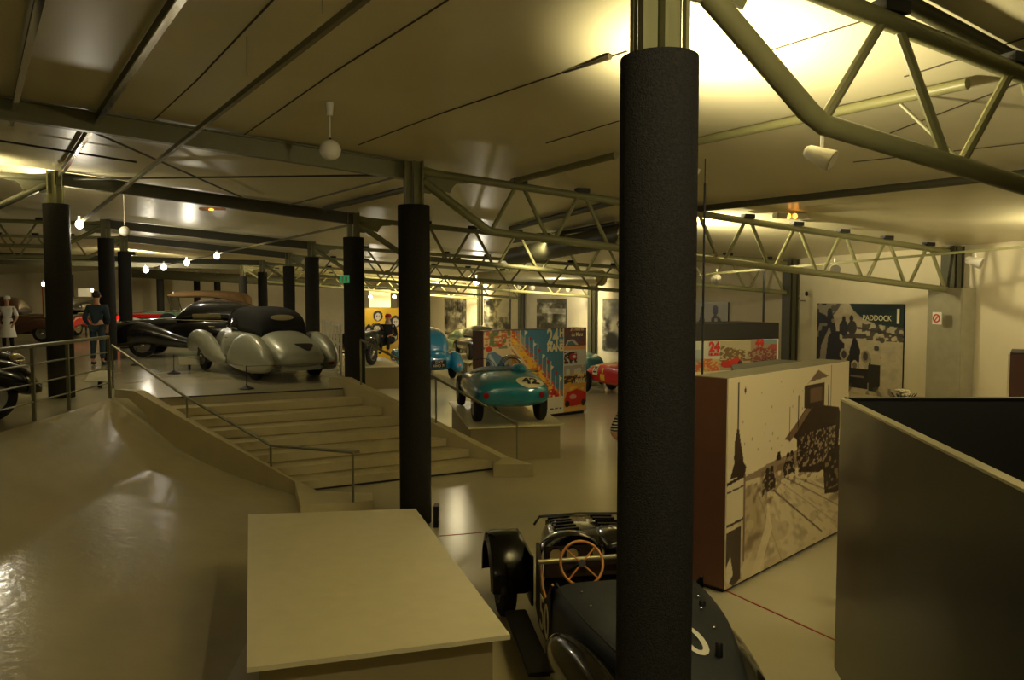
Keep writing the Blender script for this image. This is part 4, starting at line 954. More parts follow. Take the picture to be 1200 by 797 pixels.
#CARS
# ================================================================== THE CARS
def wheel(parent, x, y, r, w_, rim='rim', spokes=0, hub='chrome'):
    s = 1 if y > 0 else -1
    prof = [(r*.62, -w_/2), (r*.86, -w_*.52), (r*.97, -w_*.36), (r, 0), (r*.97, w_*.36), (r*.86, w_*.52), (r*.62, w_/2)]
    bm = lathe(B(), prof, 28, 'Y', (x, y, r+.002)); t = obj('wheel', bm, 'tyre', parent, smooth=True)
    if spokes:
        bm = B()
        lathe(bm, [(r*.64, w_*.3), (r*.64, w_*.52), (r*.58, w_*.52), (r*.58, w_*.3)], 24, 'Y', (x, y if s > 0 else y-w_*.82, r), False)
        for k in range(spokes):
            a = 2*PI*k/spokes; tube(bm, [(x+.04*math.cos(a+.3), y+s*w_*.6, r+.04*math.sin(a+.3)), (x+r*.6*math.cos(a), y+s*w_*.5, r+r*.6*math.sin(a))], .006, 5)
        obj('wire_rim', bm, rim, t)
    else:
        obj('rim_disc', lathe(B(), [(r*.1, s*w_*.6), (r*.25, s*w_*.62), (r*.5, s*w_*.5), (r*.62, s*w_*.53), (r*.62, s*w_*.45)], 24, 'Y', (x, y, r)), rim, t, smooth=True)
    obj('hub_cap', ell(B(), (x, y+s*w_*.6, r), (r*.2, w_*.16, r*.2), 12), hub, t, smooth='all')
    return t
def mirror(stn, s): return [tuple(a[:6])+(s*a[6],) for a in stn]
def make_car(name, label, loc, rz, body, bmat, fenders=(), cabin=None, cmat=None, windows=(), wheels=(), extra=None, category='car'):
    root = thing(name, label, category, loc, rz); bv = {}
    bm = loft(B(), body); bv['body'] = BVHTree.FromBMesh(bm); obj('body', bm, bmat, root, smooth='all')
    for nm, stn, fm in fenders:
        for s in (1, -1):
            bm = loft(B(), mirror(stn, s), 5, 20); bv[nm, s] = BVHTree.FromBMesh(bm); obj(nm, bm, fm, root, smooth='all')
    if cabin:
        bm = loft(B(), cabin); bv['cabin'] = BVHTree.FromBMesh(bm); cab = obj('roof' if cmat not in ('soft', 'tan') else 'soft_top', bm, cmat, root, smooth='all')
        for (nm, c, nrm, wd, ht, rnd, m_) in windows:
            up = (0, 0, 1) if abs(nrm[2]) < .9 else (1, 0, 0)
            g = grid_bm(wd, ht, 10, 8) if not rnd else disc_bm(wd/2, ht/2)
            if nm.endswith('_taper'):
                for v in g.verts: v.co.x *= 1-.35*(v.co.y/ht+.5)
            project(g, bv['cabin'], plane_mtx(c, nrm, up), .008); obj(nm.replace('_taper', ''), g, m_, root, smooth='all')
            for s2 in ():
                pass
    for wv in wheels: wheel(root, *wv)
    if extra: extra(root, bv)
    return root
def decal(root, bvh, c, nrm, bm, m, name, lift=.008, up=(0, 0, 1), roll=0):
    return obj(name, project(bm, bvh, plane_mtx(c, nrm, up, roll), lift), m, root, smooth='all')
def heading(v): return math.atan2(v[1], v[0])
UZ = 1.152
# --- silver convertible
rl, fl_ = PZ(299, 446, UZ), PZ(240, 433, UZ); hd = (fl_-rl).normalized(); lf = Vector((-hd.y, hd.x, 0))
cen = (rl+fl_)/2-lf*.66; cen.z = UZ
body = [(-2.42, .10, .40, .50, 2.4, 0, 0), (-2.3, .48, .30, .62, 2.8, .25, 0), (-1.95, .66, .27, .80, 3, .34, 0), (-1.45, .72, .26, .96, 3, .32, 0), (-.9, .72, .25, 1.0, 3, .16, 0), (-.2, .74, .24, 1.0, 3.2, .12, 0), (.5, .68, .24, 1.0, 3, .15, 0), (1.1, .46, .26, .99, 3, .3, 0), (1.7, .36, .28, .95, 2.8, .3, 0), (2.1, .24, .32, .84, 2.4, .2, 0)]
rf = [(-2.35, .05, .30, .42, 2.2, 0, .66), (-2.15, .15, .20, .66, 2.3, .1, .68), (-1.75, .21, .16, .86, 2.4, .15, .70), (-1.3, .22, .15, .93, 2.4, .15, .70), (-.8, .17, .17, .84, 2.3, .1, .70), (-.35, .10, .2, .62, 2.2, 0, .68), (0, .03, .25, .4, 2, 0, .66)]
ff = [(2.3, .06, .40, .55, 2.2, 0, .68), (2.15, .16, .38, .78, 2.4, .1, .70), (1.75, .20, .50, .90, 2.4, .1, .71), (1.35, .19, .48, .88, 2.4, .1, .71), (.95, .17, .26, .76, 2.4, .1, .70), (.55, .12, .22, .56, 2.2, 0, .69), (.1, .05, .22, .36, 2, 0, .68)]
cab = [(-1.42, .50, .80, 1.0, 4, .1, 0), (-1.3, .56, .82, 1.24, 4, .16, 0), (-1.1, .59, .85, 1.37, 4, .18, 0), (-.6, .60, .88, 1.44, 4.4, .2, 0), (0, .59, .9, 1.44, 4.4, .2, 0), (.35, .57, .92, 1.38, 4, .2, 0)]
def ex(root, bv):
    n = Vector((-1, 0, .5)).normalized(); decal(root, bv['cabin'], Vector((-1.25, 0, 1.20))+n, n, disc_bm(.25, .07), 'window', 'rear_window', .01)
    g = B(); 
    pts = [(-.20, .07), (-.18, .1), (.18, .1), (.2, .07), (.06, -.1), (0, -.13), (-.06, -.1)]; vs = [g.verts.new((x, y, 0)) for x, y in pts]; g.faces.new(vs); bmesh.ops.triangulate(g, faces=g.faces[:]); bmesh.ops.subdivide_edges(g, edges=g.edges, cuts=3)
    n = Vector((-1, 0, .5)).normalized(); decal(root, bv['body'], Vector((-2.1, -.10, .62))+n, n, g, 'black', 'plate_recess')
    for s in (1, -1): decal(root, bv['rear_fender', s], (-4, s*.60, .50), (-1, 0, .1), disc_bm(.035, .03), 'tail', 'tail_lamp', .012)
    for s in (1, -1):
        g = B(); bar(g, (.42, s*.56, .98), (.12, s*.44, 1.40), .03, .02); obj('windscreen_pillar', g, 'chrome', root)
        gg = disc_bm(.3, .16); decal(root, bv['cabin'], (-.05, s*2, 1.2), (0, s, .1), gg, 'windowd', 'side_window', .01)
        obj('door_handle', tube(B(), [(-.25, s*.755, .80), (-.1, s*.76, .80)], .012, 6), 'chrome', root)
        for k in range(2): decal(root, bv['cabin'], (-3, s*.34, .95), (-1, 0, .1), disc_bm(.02, .02), 'chrome', 'hood_stud', .012) if k == 0 else None
        obj('headlamp', ell(B(), (2.0, s*.42, .72), (.12, .11, .11), 16), 'chrome', root, smooth='all')
        if 0: obj('spat_seam', tube(B(), [(-1.55+.36*math.cos(a), s*(.915), .3+.52*math.sin(a)) for a in [PI*k/10 for k in range(11)]], .006, 5), 'seam', root)
    obj('windscreen', box(B(), None, (.01, 1.0, .38), mtx=Matrix.Translation((.28, 0, 1.18)) @ Matrix.Rotation(-.6, 4, 'Y')), 'glass', root)
    obj('rear_apron', box(B(), (-2.1, 0, .26), (.3, .9, .1), bev=.04), 'silver', root)
make_car('silver_convertible', 'silver grey vintage convertible with a black soft top seen from behind at the stair head', cen, heading(hd), body, 'silver', [('rear_fender', rf, 'silver'), ('front_fender', ff, 'silver')], cab, 'soft', (), [(-1.45, .62, .34, .16), (-1.45, -.62, .34, .16), (1.47, .66, .35, .15, 'rim', 20), (1.47, -.66, .35, .15, 'rim', 20)], ex)
# --- black coupe
hd = Vector((-.985, -.17, 0)).normalized(); fw = PZ(168, 419, UZ); lf = Vector((-hd.y, hd.x, 0)); cen = fw-hd*1.55-lf*.6*(1 if lf.y < 0 else -1); cen.z = UZ
body = [(-2.5, .10, .40, .50, 2.4, 0, 0), (-2.3, .45, .34, .72, 2.8, .2, 0), (-1.7, .64, .30, .98, 3, .2, 0), (-.8, .74, .28, 1.08, 3, .15, 0), (0, .72, .28, 1.1, 3, .15, 0), (.7, .56, .3, 1.1, 3, .25, 0), (1.5, .40, .32, 1.04, 2.8, .3, 0), (2.1, .3, .36, .98, 2.6, .3, 0), (2.3, .18, .42, .84, 2.4, .2, 0)]
rf = [(-2.4, .05, .34, .46, 2.2, 0, .68), (-2.1, .17, .24, .76, 2.3, .1, .70), (-1.6, .21, .24, .94, 2.4, .1, .71), (-1.1, .19, .24, .88, 2.4, .1, .71), (-.5, .11, .24, .62, 2.2, 0, .70), (0, .04, .24, .42, 2, 0, .70)]
ff = [(2.5, .08, .38, .60, 2.2, 0, .68), (2.35, .2, .30, .84, 2.4, .1, .69), (1.9, .24, .30, .98, 2.4, .1, .70), (1.45, .22, .36, .96, 2.4, .1, .70), (1.0, .19, .30, .80, 2.4, .1, .70), (.4, .12, .25, .55, 2.2, 0, .70), (-.2, .06, .24, .36, 2, 0, .69)]
cab = [(-1.75, .36, .88, 1.05, 2.6, .2, 0), (-1.4, .55, .9, 1.32, 3, .3, 0), (-.9, .62, .95, 1.5, 3.2, .3, 0), (-.2, .63, 1.0, 1.55, 3.4, .28, 0), (.3, .60, 1.0, 1.50, 3.2, .28, 0), (.65, .54, 1.02, 1.22, 3, .2, 0), (.75, .5, 1.02, 1.08, 3, .1, 0)]
def ex(root, bv):
    for s in (1, -1):
        decal(root, bv['cabin'], (-.1, s*2, 1.28), (0, s, .15), grid_bm(.75, .24, 10, 6), 'window', 'side_window', .008)
        obj('headlamp', ell(B(), (2.28, s*.44, .86), (.11, .1, .1), 16), 'chrome', root, smooth='all'); obj('fog_lamp', ell(B(), (2.5, s*.52, .46), (.07, .1, .1), 16), 'chrome', root, smooth='all')
        obj('fender_trim', tube(B(), [(1.9+.42*math.cos(a), s*.76, .72+.26*math.sin(a)) for a in [PI*k/12 for k in range(2, 13)]], .012, 6), 'chrome', root, smooth=True)
        obj('waist_trim', tube(B(), [(2.0, s*.36, .95), (1.2, s*.5, 1.04), (.6, s*.62, 1.02), (-.5, s*.75, 1.0), (-1.5, s*.68, .9)], .013, 6), 'chrome', root, smooth=True)
        obj('door_handle', tube(B(), [(-.35, s*.78, .84), (-.2, s*.78, .84)], .012, 6), 'chrome', root)
    decal(root, bv['cabin'], (3, 0, 1.33), (1, 0, .3), grid_bm(.85, .24, 10, 6), 'window', 'windscreen', .008)
    obj('bumper', tube(B(), [(2.35, -.75, .40), (2.58, -.4, .42), (2.6, .4, .42), (2.35, .75, .40)], .03, 8), 'chrome', root, smooth=True)
    obj('grille', ell(B(), (2.28, 0, .68), (.06, .18, .3), 16), 'chrome', root, smooth='all')
    obj('roof_trim', tube(B(), [(.6, 0, 1.30), (.2, 0, 1.53), (-.2, 0, 1.565), (-.9, 0, 1.515), (-1.4, 0, 1.33)], .02, 6), 'maroon', root, smooth=True)
make_car('black_coupe', 'long black vintage coupe with chrome trim facing left behind the silver convertible', cen, heading(hd), body, 'blackpaint', [('rear_fender', rf, 'blackpaint'), ('front_fender', ff, 'blackpaint')], cab, 'blackpaint', (), [(-1.5, .66, .35, .16), (-1.5, -.66, .35, .16), (1.55, .62, .36, .16), (1.55, -.62, .36, .16)], ex)
# --- ivory and green tourer with a tan canvas roof
cen = PY(222, 348, 28.5); cen.z = UZ
body = [(-2.2, .3, .45, .8, 3, .1, 0), (-2.0, .55, .4, 1.05, 4, .1, 0), (-1.0, .66, .4, 1.15, 4, .1, 0), (0, .64, .4, 1.15, 4, .12, 0), (.5, .52, .4, 1.15, 4, .2, 0), (1.2, .42, .42, 1.12, 3.4, .25, 0), (2.0, .36, .45, 1.08, 3.4, .2, 0), (2.05, .34, .5, 1.0, 3.4, .2, 0)]
ff2 = [(2.55, .08, .45, .52, 2.2, 0, .70), (2.3, .13, .68, .80, 2.4, 0, .72), (1.9, .14, .82, .93, 2.4, 0, .72), (1.45, .14, .72, .84, 2.4, 0, .72), (1.0, .12, .40, .50, 2.2, 0, .72), (.3, .12, .34, .40, 2.2, 0, .72), (-1.0, .12, .34, .40, 2.2, 0, .72), (-1.2, .13, .6, .72, 2.2, 0, .72), (-1.7, .14, .82, .93, 2.2, 0, .72), (-2.2, .12, .6, .7, 2.2, 0, .72), (-2.35, .08, .42, .5, 2, 0, .72)]
cab = [(-2.1, .58, 1.3, 1.66, 4, .1, 0), (-1.8, .62, 1.45, 1.82, 4, .12, 0), (-.8, .62, 1.62, 1.88, 4, .12, 0), (.2, .6, 1.62, 1.85, 4, .1, 0), (.62, .58, 1.66, 1.74, 4, .1, 0)]
def ex(root, bv):
    for s in (1, -1):
        obj('headlamp', ell(B(), (2.15, s*.36, .98), (.12, .13, .13), 16), 'chrome', root, smooth='all')
        obj('windscreen_post', bar(B(), (.45, s*.55, 1.12), (.6, s*.56, 1.72), .03, .03), 'chrome', root)
        obj('hood_iron', bar(B(), (-1.9, s*.6, 1.1), (-1.5, s*.6, 1.7), .03, .03), 'wood', root)
        obj('bonnet_flash', box(B(), (1.2, s*.43, .98), (1.3, .02, .10)), 'red', root); obj('waist_trim', tube(B(), [(2.05, s*.36, 1.06), (1.2, s*.42, 1.12), (.4, s*.56, 1.13), (-1.9, s*.62, 1.08)], .018, 6), 'chrome', root, smooth=True)
    obj('windscreen', box(B(), (.52, 0, 1.4), (.01, 1.08, .52)), 'glass', root); obj('radiator', box(B(), (2.1, 0, .78), (.08, .5, .66), bev=.03), 'chrome', root)
    obj('spare_wheel', lathe(B(), [(.2, -.08), (.34, -.06), (.36, 0), (.34, .06), (.2, .08)], 24, 'Y', (.55, .74, .72)), 'tyre', root, smooth=True)
make_car('vintage_tourer', 'tall green and ivory vintage tourer with a raised tan canvas roof', cen, heading((-1, -.1)), body, 'green', [('running_wing', ff2, 'ivory')], cab, 'tan', (), [(-1.65, .68, .38, .13, 'ivory', 16), (-1.65, -.68, .38, .13, 'ivory', 16), (1.75, .68, .38, .13, 'ivory', 16), (1.75, -.68, .38, .13, 'ivory', 16)], ex)
# --- brown saloon at the left
body = [(-2.2, .3, .4, .6, 3, 0, 0), (-2.0, .6, .36, .95, 3, .1, 0), (-1.2, .72, .34, 1.05, 3, .1, 0), (0, .74, .34, 1.08, 3, .1, 0), (.7, .6, .36, 1.05, 3, .2, 0), (1.6, .42, .38, 1.0, 3, .2, 0), (2.0, .3, .42, .85, 3, .2, 0)]
cabb = [(-2.0, .48, .95, 1.2, 3, .2, 0), (-1.7, .62, 1.0, 1.5, 3.2, .2, 0), (-.9, .68, 1.0, 1.64, 3.6, .2, 0), (0, .68, 1.02, 1.66, 3.6, .2, 0), (.5, .64, 1.02, 1.58, 3.4, .2, 0), (.75, .58, 1.04, 1.3, 3, .1, 0), (.8, .55, 1.04, 1.12, 3, .1, 0)]
ffb = [(2.2, .06, .36, .46, 2.2, 0, .66), (2.0, .17, .34, .72, 2.4, .1, .68), (1.6, .2, .5, .86, 2.4, .1, .69), (1.2, .18, .42, .78, 2.4, .1, .69), (.7, .12, .26, .5, 2.2, 0, .68), (.2, .06, .26, .38, 2, 0, .68)]
rfb = [(-2.3, .05, .34, .44, 2.2, 0, .68), (-2.05, .16, .26, .7, 2.4, .1, .69), (-1.6, .2, .46, .86, 2.4, .1, .70), (-1.15, .17, .4, .76, 2.4, .1, .70), (-.7, .1, .26, .5, 2.2, 0, .69), (-.3, .05, .26, .38, 2, 0, .69)]
def saloon_ex(side='window', trim='chrome'):
    def ex(root, bv):
        for s in (1, -1):
            for x, wd in ((-.05, .62), (-.9, .62)): decal(root, bv['cabin'], (x, s*2, 1.34), (0, s, .1), grid_bm(wd, .27, 8, 5), side, 'side_window', .008)
            obj('headlamp', ell(B(), (1.95, s*.48, .78), (.11, .11, .11), 14), 'chrome', root, smooth='all')
            obj('waist_trim', tube(B(), [(1.8, s*.36, .9), (.7, s*.62, 1.0), (-.5, s*.745, 1.0), (-1.6, s*.68, .96)], .012, 6), trim, root)
            decal(root, bv['body'], (-4, s*.45, .62), (-1, 0, 0), disc_bm(.04, .04), 'tail', 'tail_lamp', .01)
        decal(root, bv['cabin'], (3, 0, 1.36), (1, 0, .3), grid_bm(.9, .26, 8, 5), side, 'windscreen', .008); decal(root, bv['cabin'], (-4, 0, 1.34), (-1, 0, .3), disc_bm(.3, .11), side, 'rear_window', .008)
        obj('bumper', tube(B(), [(2.1, -.7, .42), (2.25, -.3, .42), (2.25, .3, .42), (2.1, .7, .42)], .025, 6), 'chrome', root, smooth=True)
    return ex
WS = [(-1.6, .62, .34, .15), (-1.6, -.62, .34, .15), (1.6, .60, .34, .15), (1.6, -.60, .34, .15)]
cen = PY(2, 348, 28.5); cen.z = UZ
make_car('brown_saloon', 'dull brown vintage saloon in the dark at the far left edge', cen, heading((1, .15)), body, 'brownp', [('front_fender', ffb, 'brownp'), ('rear_fender', rfb, 'brownp')], cabb, 'brownp', (), WS, saloon_ex('windowd'))
# --- black car cut by the left edge
hd = Vector((.75, .66, 0)).normalized(); cen = PY(19, 348, 10.9)-hd*2.05; cen.z = UZ
make_car('black_saloon', 'black vintage car nose with a bright headlamp cut by the left edge behind the railing', cen, heading(hd), [tuple(a) for a in body], 'blackpaint', [('front_fender', ffb, 'blackpaint'), ('rear_fender', rfb, 'blackpaint')], cabb, 'blackpaint', (), WS, saloon_ex('windowd'))
# --- red and black car far behind the railing
cen = PY(101, 348, 34.5); cen.z = UZ
make_car('red_black_car', 'small dark red and black car far behind the railing under the white board', cen, heading((.1, 1)), body, 'blackpaint', [('front_fender', ffb, 'red'), ('rear_fender', rfb, 'red')], cabb, 'blackpaint', (), WS, saloon_ex('window'))
# --- blue number 42 on its plinth
rw = PZ(630, 492, .62); hd = fwd42; lf = Vector((-hd.y, hd.x, 0)); cen = rw+hd*1.0+lf*.53; cen.z = .624
body = [(-1.60, .34, .42, .60, 2.4, 0, 0), (-1.56, .55, .35, .70, 2.6, .05, 0), (-1.42, .66, .30, .76, 2.8, .08, 0), (-1.1, .70, .28, .82, 3, .10, 0), (-.6, .71, .25, .865, 3.2, .10, 0), (-.3, .71, .24, .865, 3.2, .12, 0), (.3, .70, .22, .84, 3, .12, 0), (1.0, .66, .22, .74, 2.8, .1, 0), (1.5, .5, .24, .62, 2.6, .1, 0), (1.72, .2, .3, .48, 2.4, 0, 0)]
def ex(root, bv):
    g = disc_bm(.42, .56, 28, 6); decal(root, bv['body'], (-.15, .02, 2), (0, 0, 1), g, 'blueseat', 'cockpit', .01, up=(1, 0, 0), roll=PI/2)
    n = Vector((-1, -.1, .9)).normalized()
    c = Vector((-1.44, -.30, .73)); decal(root, bv['body'], c+n*1.0, n, disc_bm(.25, .17), 'cream', 'number_disc', .008)
    g = text_bm('42', .27, .012, 1.1); bmesh.ops.triangulate(g, faces=g.faces[:]); bmesh.ops.subdivide_edges(g, edges=g.edges, cuts=1)
    decal(root, bv['body'], c+n*1.0, n, g, 'black', 'number', .014)
    for s in (1, -1):
        decal(root, bv['body'], (-3, s*.48, .52), (-1, 0, 0), disc_bm(.05, .055), 'tail', 'tail_lamp', .014)
    for y, wd, m_ in ((-.25, .26, 'chrome'),):
        obj('windscreen_hoop', tube(B(), [(.12+.0*math.sin(a), y+wd*math.cos(a), (.80)+.23*math.sin(a)) for a in [PI*k/14 for k in range(15)]], .012, 6), m_, root, smooth=True)
        obj('windscreen_glass', lathe(B(), [(.001, 0), (wd*.93, 0), (wd*.93, .004), (.001, .004)], 24, 'X', (.12, y, .84)), 'glass', root)
    obj('rear_edge_trim', tube(B(), [(-.66, y, .872-.12*abs(y)**2) for y in (-.6, -.3, 0, .3, .6)], .02, 6), 'chrome', root, smooth=True)
    obj('passenger_screen', tube(B(), [(.0+.0*a, .32+.24*math.cos(a), .86+.16*math.sin(a)) for a in [PI*k/12 for k in range(13)]], .01, 6), 'glass', root, smooth=True)
    obj('steering_wheel', tube(B(), [(-.02+.05*math.sin(a), -.25+.16*math.cos(a), .88+.14*math.sin(a)) for a in [2*PI*k/20 for k in range(21)]], .01, 6, False), 'black', root, smooth=True)
    obj('driver_headrest', ell(B(), (-.66, -.25, .88), (.22, .14, .1), 16), 'teal', root, smooth='all')
    obj('exhaust', tube(B(), [(-1.3, .3, .28), (-1.75, .3, .27)], .03, 10), 'chrome', root, smooth=True)
make_car('blue_racing_car', 'open teal blue racing car with number 42 on its tail, on the pale plinth', cen, heading(hd), body, 'teal', (), None, None, (), [(-1.05, .56, .31, .15), (-1.05, -.56, .31, .15), (1.05, .6, .31, .14), (1.05, -.6, .31, .14)], ex)
# --- bright blue vintage saloon
cen = PZ(512, 445, 0)+Vector((-.34, .94, 0))*1.9; cen.z = 0.002
bodys = [(-2.15, .2, .40, .55, 3, 0, 0), (-2.0, .5, .32, .85, 3, .1, 0), (-1.6, .64, .32, 1.05, 3, .15, 0), (-.8, .70, .32, 1.08, 3, .1, 0), (0, .70, .34, 1.08, 3, .1, 0), (.7, .56, .36, 1.05, 3, .2, 0), (1.6, .40, .38, 1.0, 3, .2, 0), (2.0, .3, .42, .85, 3, .2, 0)]
cabs = [(-1.95, .30, .75, 1.0, 2.6, .2, 0), (-1.75, .50, .85, 1.34, 2.8, .25, 0), (-1.35, .62, .9, 1.6, 3, .25, 0), (-.7, .66, 1.0, 1.72, 3, .22, 0), (.1, .64, 1.02, 1.70, 3, .22, 0), (.6, .6, 1.04, 1.4, 3, .1, 0), (.7, .55, 1.04, 1.12, 3, .1, 0)]
rfs = [(-2.35, .07, .34, .44, 2.2, 0, .66), (-2.15, .2, .24, .7, 2.4, .1, .68), (-1.7, .24, .3, .92, 2.4, .1, .70), (-1.2, .22, .36, .86, 2.4, .1, .70), (-.7, .12, .26, .54, 2.2, 0, .69), (-.3, .05, .26, .38, 2, 0, .69)]
def ex(root, bv):
    decal(root, bv['cabin'], (-5, 0, 1.42), (-1, 0, .2), disc_bm(.27, .13), 'windowd', 'rear_window', .01)
    for s in (1, -1): decal(root, bv['rear_fender', s], (-4, s*.68, .52), (-1, 0, 0), disc_bm(.05, .05), 'tail', 'tail_lamp', .01); decal(root, bv['cabin'], (-.3, s*2, 1.38), (0, s, .1), grid_bm(.9, .27, 8, 5), 'windowd', 'side_window', .008)
    obj('number_plate', box(B(), (-2.22, .0, .55), (.02, .5, .26)), 'black', root)
    m = plane_mtx((-2.235, 0, .61), (-1, 0, 0)); put_text('DXT', .13, m, 'cream', root); m = plane_mtx((-2.235, 0, .49), (-1, 0, 0)); put_text('HHO 71', .12, m, 'cream', root)
    obj('boot_lid', ell(B(), (-1.95, 0, .78), (.14, .34, .22), 16), 'sky', root, smooth='all')
make_car('blue_saloon', 'bright blue vintage saloon with a dark number plate, right of the stair column', cen, heading((-.34, .94)), bodys, 'sky', [('front_fender', ffb, 'sky'), ('rear_fender', rfs, 'sky')], cabs, 'sky', (), WS, ex)
# --- dark green racing coupe with a number disc, and a pale green coupe behind it
low = [(-1.9, .15, .35, .5, 2.4, 0, 0), (-1.7, .5, .28, .74, 2.8, .1, 0), (-1.0, .68, .25, .86, 3, .1, 0), (0, .7, .22, .84, 3, .1, 0), (1.0, .68, .22, .78, 3, .1, 0), (1.6, .52, .25, .66, 2.8, .1, 0), (1.9, .2, .3, .5, 2.4, 0, 0)]
lowc = [(-1.5, .25, .7, .85, 2.6, .2, 0), (-1.1, .48, .74, 1.12, 2.8, .25, 0), (-.5, .55, .78, 1.24, 3, .3, 0), (.1, .54, .78, 1.22, 3, .3, 0), (.6, .5, .78, .96, 2.8, .2, 0), (.8, .42, .76, .84, 2.6, .1, 0)]
def exl(num, disc, ncol):
    def ex(root, bv):
        for s in (1, -1):
            if 'cabin' in bv: decal(root, bv['cabin'], (-.3, s*2, 1.02), (0, s, .2), grid_bm(.9, .17, 8, 5), 'window', 'side_window', .008)
            decal(root, bv['body'], (4, s*.45, .6), (1, 0, .2), disc_bm(.09, .09), 'chrome', 'headlamp', .01)
        if 'cabin' in bv:
            decal(root, bv['cabin'], (4, 0, 1.06), (1, 0, .4), grid_bm(.75, .2, 8, 5), 'window', 'windscreen', .008); decal(root, bv['cabin'], (-4, 0, 1.06), (-1, 0, .4), grid_bm(.7, .2, 8, 5), 'window', 'rear_window', .008)
        if num:
            n = Vector((-1, -.2, .7)).normalized(); c = Vector((-1.55, -.28, .66)); decal(root, bv['body'], c+n, n, disc_bm(.26, .24), disc, 'number_disc', .008)
            g = text_bm(num, .26, .012); bmesh.ops.triangulate(g, faces=g.faces[:]); decal(root, bv['body'], c+n, n, g, ncol, 'number', .018)
    return ex
WL = [(-1.15, .6, .31, .16), (-1.15, -.6, .31, .16), (1.15, .6, .31, .16), (1.15, -.6, .31, .16)]
cen = PY(560, 348, 30.2); cen.z = .002
cen.z = .002
def on_plinth(c, hd, lab, ztop, Lh=2.3, Wh=1.0):
    f = Vector((math.cos(hd), math.sin(hd), 0)); l = Vector((-f.y, f.x, 0)); c = Vector((c.x, c.y, 0))
    plinth([c-f*Lh+l*Wh, c-f*Lh-l*Wh, c+f*Lh-l*Wh, c+f*Lh+l*Wh], ztop, .12, lab)
hh = heading((-.3, 1)); on_plinth(cen, hh, 'pale plinth under the dark green racing coupe', .45)
cen.z = .454; make_car('green_racing_coupe', 'dark green racing coupe with a cream number disc beside the bright blue saloon', cen, hh, low, 'darkgreen', (), lowc, 'darkgreen', (), WL, exl('29', 'cream', 'black'))
cen = PY(548, 348, 34.8); hh = heading((.5, -1)); cen.z = .004
def sc_(st_, k): return [(a[0]*1.15, a[1]*1.1, a[2], a[3]*k, a[4], a[5], a[6]) for a in st_]
make_car('pale_green_coupe', 'pale metallic green coupe with bright windows behind the dark green racing coupe', cen, hh, sc_(low, 1.12), 'green', (), sc_(lowc, 1.12), 'green', (), [(a*1.15, b*1.1, .33, d) for a, b, c, d in WL], exl(None, None, None))
# --- red number 22 and the teal car behind it
tub = [(-2.0, .14, .42, .56, 2.4, 0, 0), (-1.8, .34, .34, .70, 2.6, .1, 0), (-1.0, .46, .30, .84, 3, .1, 0), (-.2, .5, .28, .88, 3, .1, 0), (.8, .46, .28, .80, 3, .1, 0), (1.6, .34, .3, .68, 2.8, .1, 0), (2.1, .14, .36, .52, 2.4, 0, 0)]
hd = Vector((.5, -.87, 0)).normalized(); cen = PZ(691, 459, 0)+hd*1.36+Vector((.46, .27, 0)); cen.z = .002
def ex(root, bv):
    n = Vector((0, -1, .25)).normalized(); c = Vector((-1.12, -.4, .68)); decal(root, bv['body'], c+n, n, grid_bm(.34, .3, 6, 6), 'cream', 'number_square', .008)
    g = text_bm('22', .27, .01); bmesh.ops.triangulate(g, faces=g.faces[:]); decal(root, bv['body'], c+n, n, g, 'darkgreen', 'number', .016)
    c = Vector((-.62, -.42, .48)); decal(root, bv['body'], c+n, n, grid_bm(.28, .17, 4, 4), 'yellow', 'yellow_sticker', .008); c = Vector((-.62, -.42, .68)); decal(root, bv['body'], c+n, n, grid_bm(.09, .16, 4, 4), 'yellow', 'small_sticker', .008)
    decal(root, bv['body'], (-.1, 0, 2), (0, 0, 1), disc_bm(.34, .4), 'black', 'cockpit', .01)
    obj('windscreen_hoop', tube(B(), [(.25, .3*math.cos(a), .82+.16*math.sin(a)) for a in [PI*k/12 for k in range(13)]], .012, 6), 'chrome', root, smooth=True)
_r = make_car('red_racing_car', 'red racing car with number 22 beside the racing poster wall', cen, heading(hd), [(a[0], a[1]*1.25, a[2], a[3]*1.08, a[4], a[5], a[6]) for a in tub], 'red', (), None, None, (), [(-1.6, .62, .33, .18, 'rim', 14), (-1.6, -.62, .33, .18, 'rim', 14), (1.5, .62, .31, .16, 'rim', 14), (1.5, -.62, .31, .16, 'rim', 14)], ex); _r.scale = (.82, .78, .97); _r.location -= B_*.22
cen = Vector((2.2, 25.5, .002))
def ex(root, bv):
    decal(root, bv['body'], (0, 0, 2), (0, 0, 1), disc_bm(.5, .4), 'leather', 'cockpit', .01)
    obj('windscreen', tube(B(), [(.45, .45*math.cos(a), .84+.2*math.sin(a)) for a in [PI*k/12 for k in range(13)]], .014, 6), 'glass', root, smooth=True); obj('steering_wheel', tube(B(), [(.3, -.2+.15*math.cos(a), .95+.14*math.sin(a)) for a in [2*PI*k/16 for k in range(17)]], .012, 6, False), 'black', root)
_r = make_car('teal_racing_car', 'dark teal open racing car half hidden behind the red one', cen, heading(A_), [(a[0], a[1], a[2], a[3]*1.12, a[4], a[5], a[6]) for a in low], 'teald', (), None, None, (), WL, ex); _r.scale = (.75, .68, 1.05)
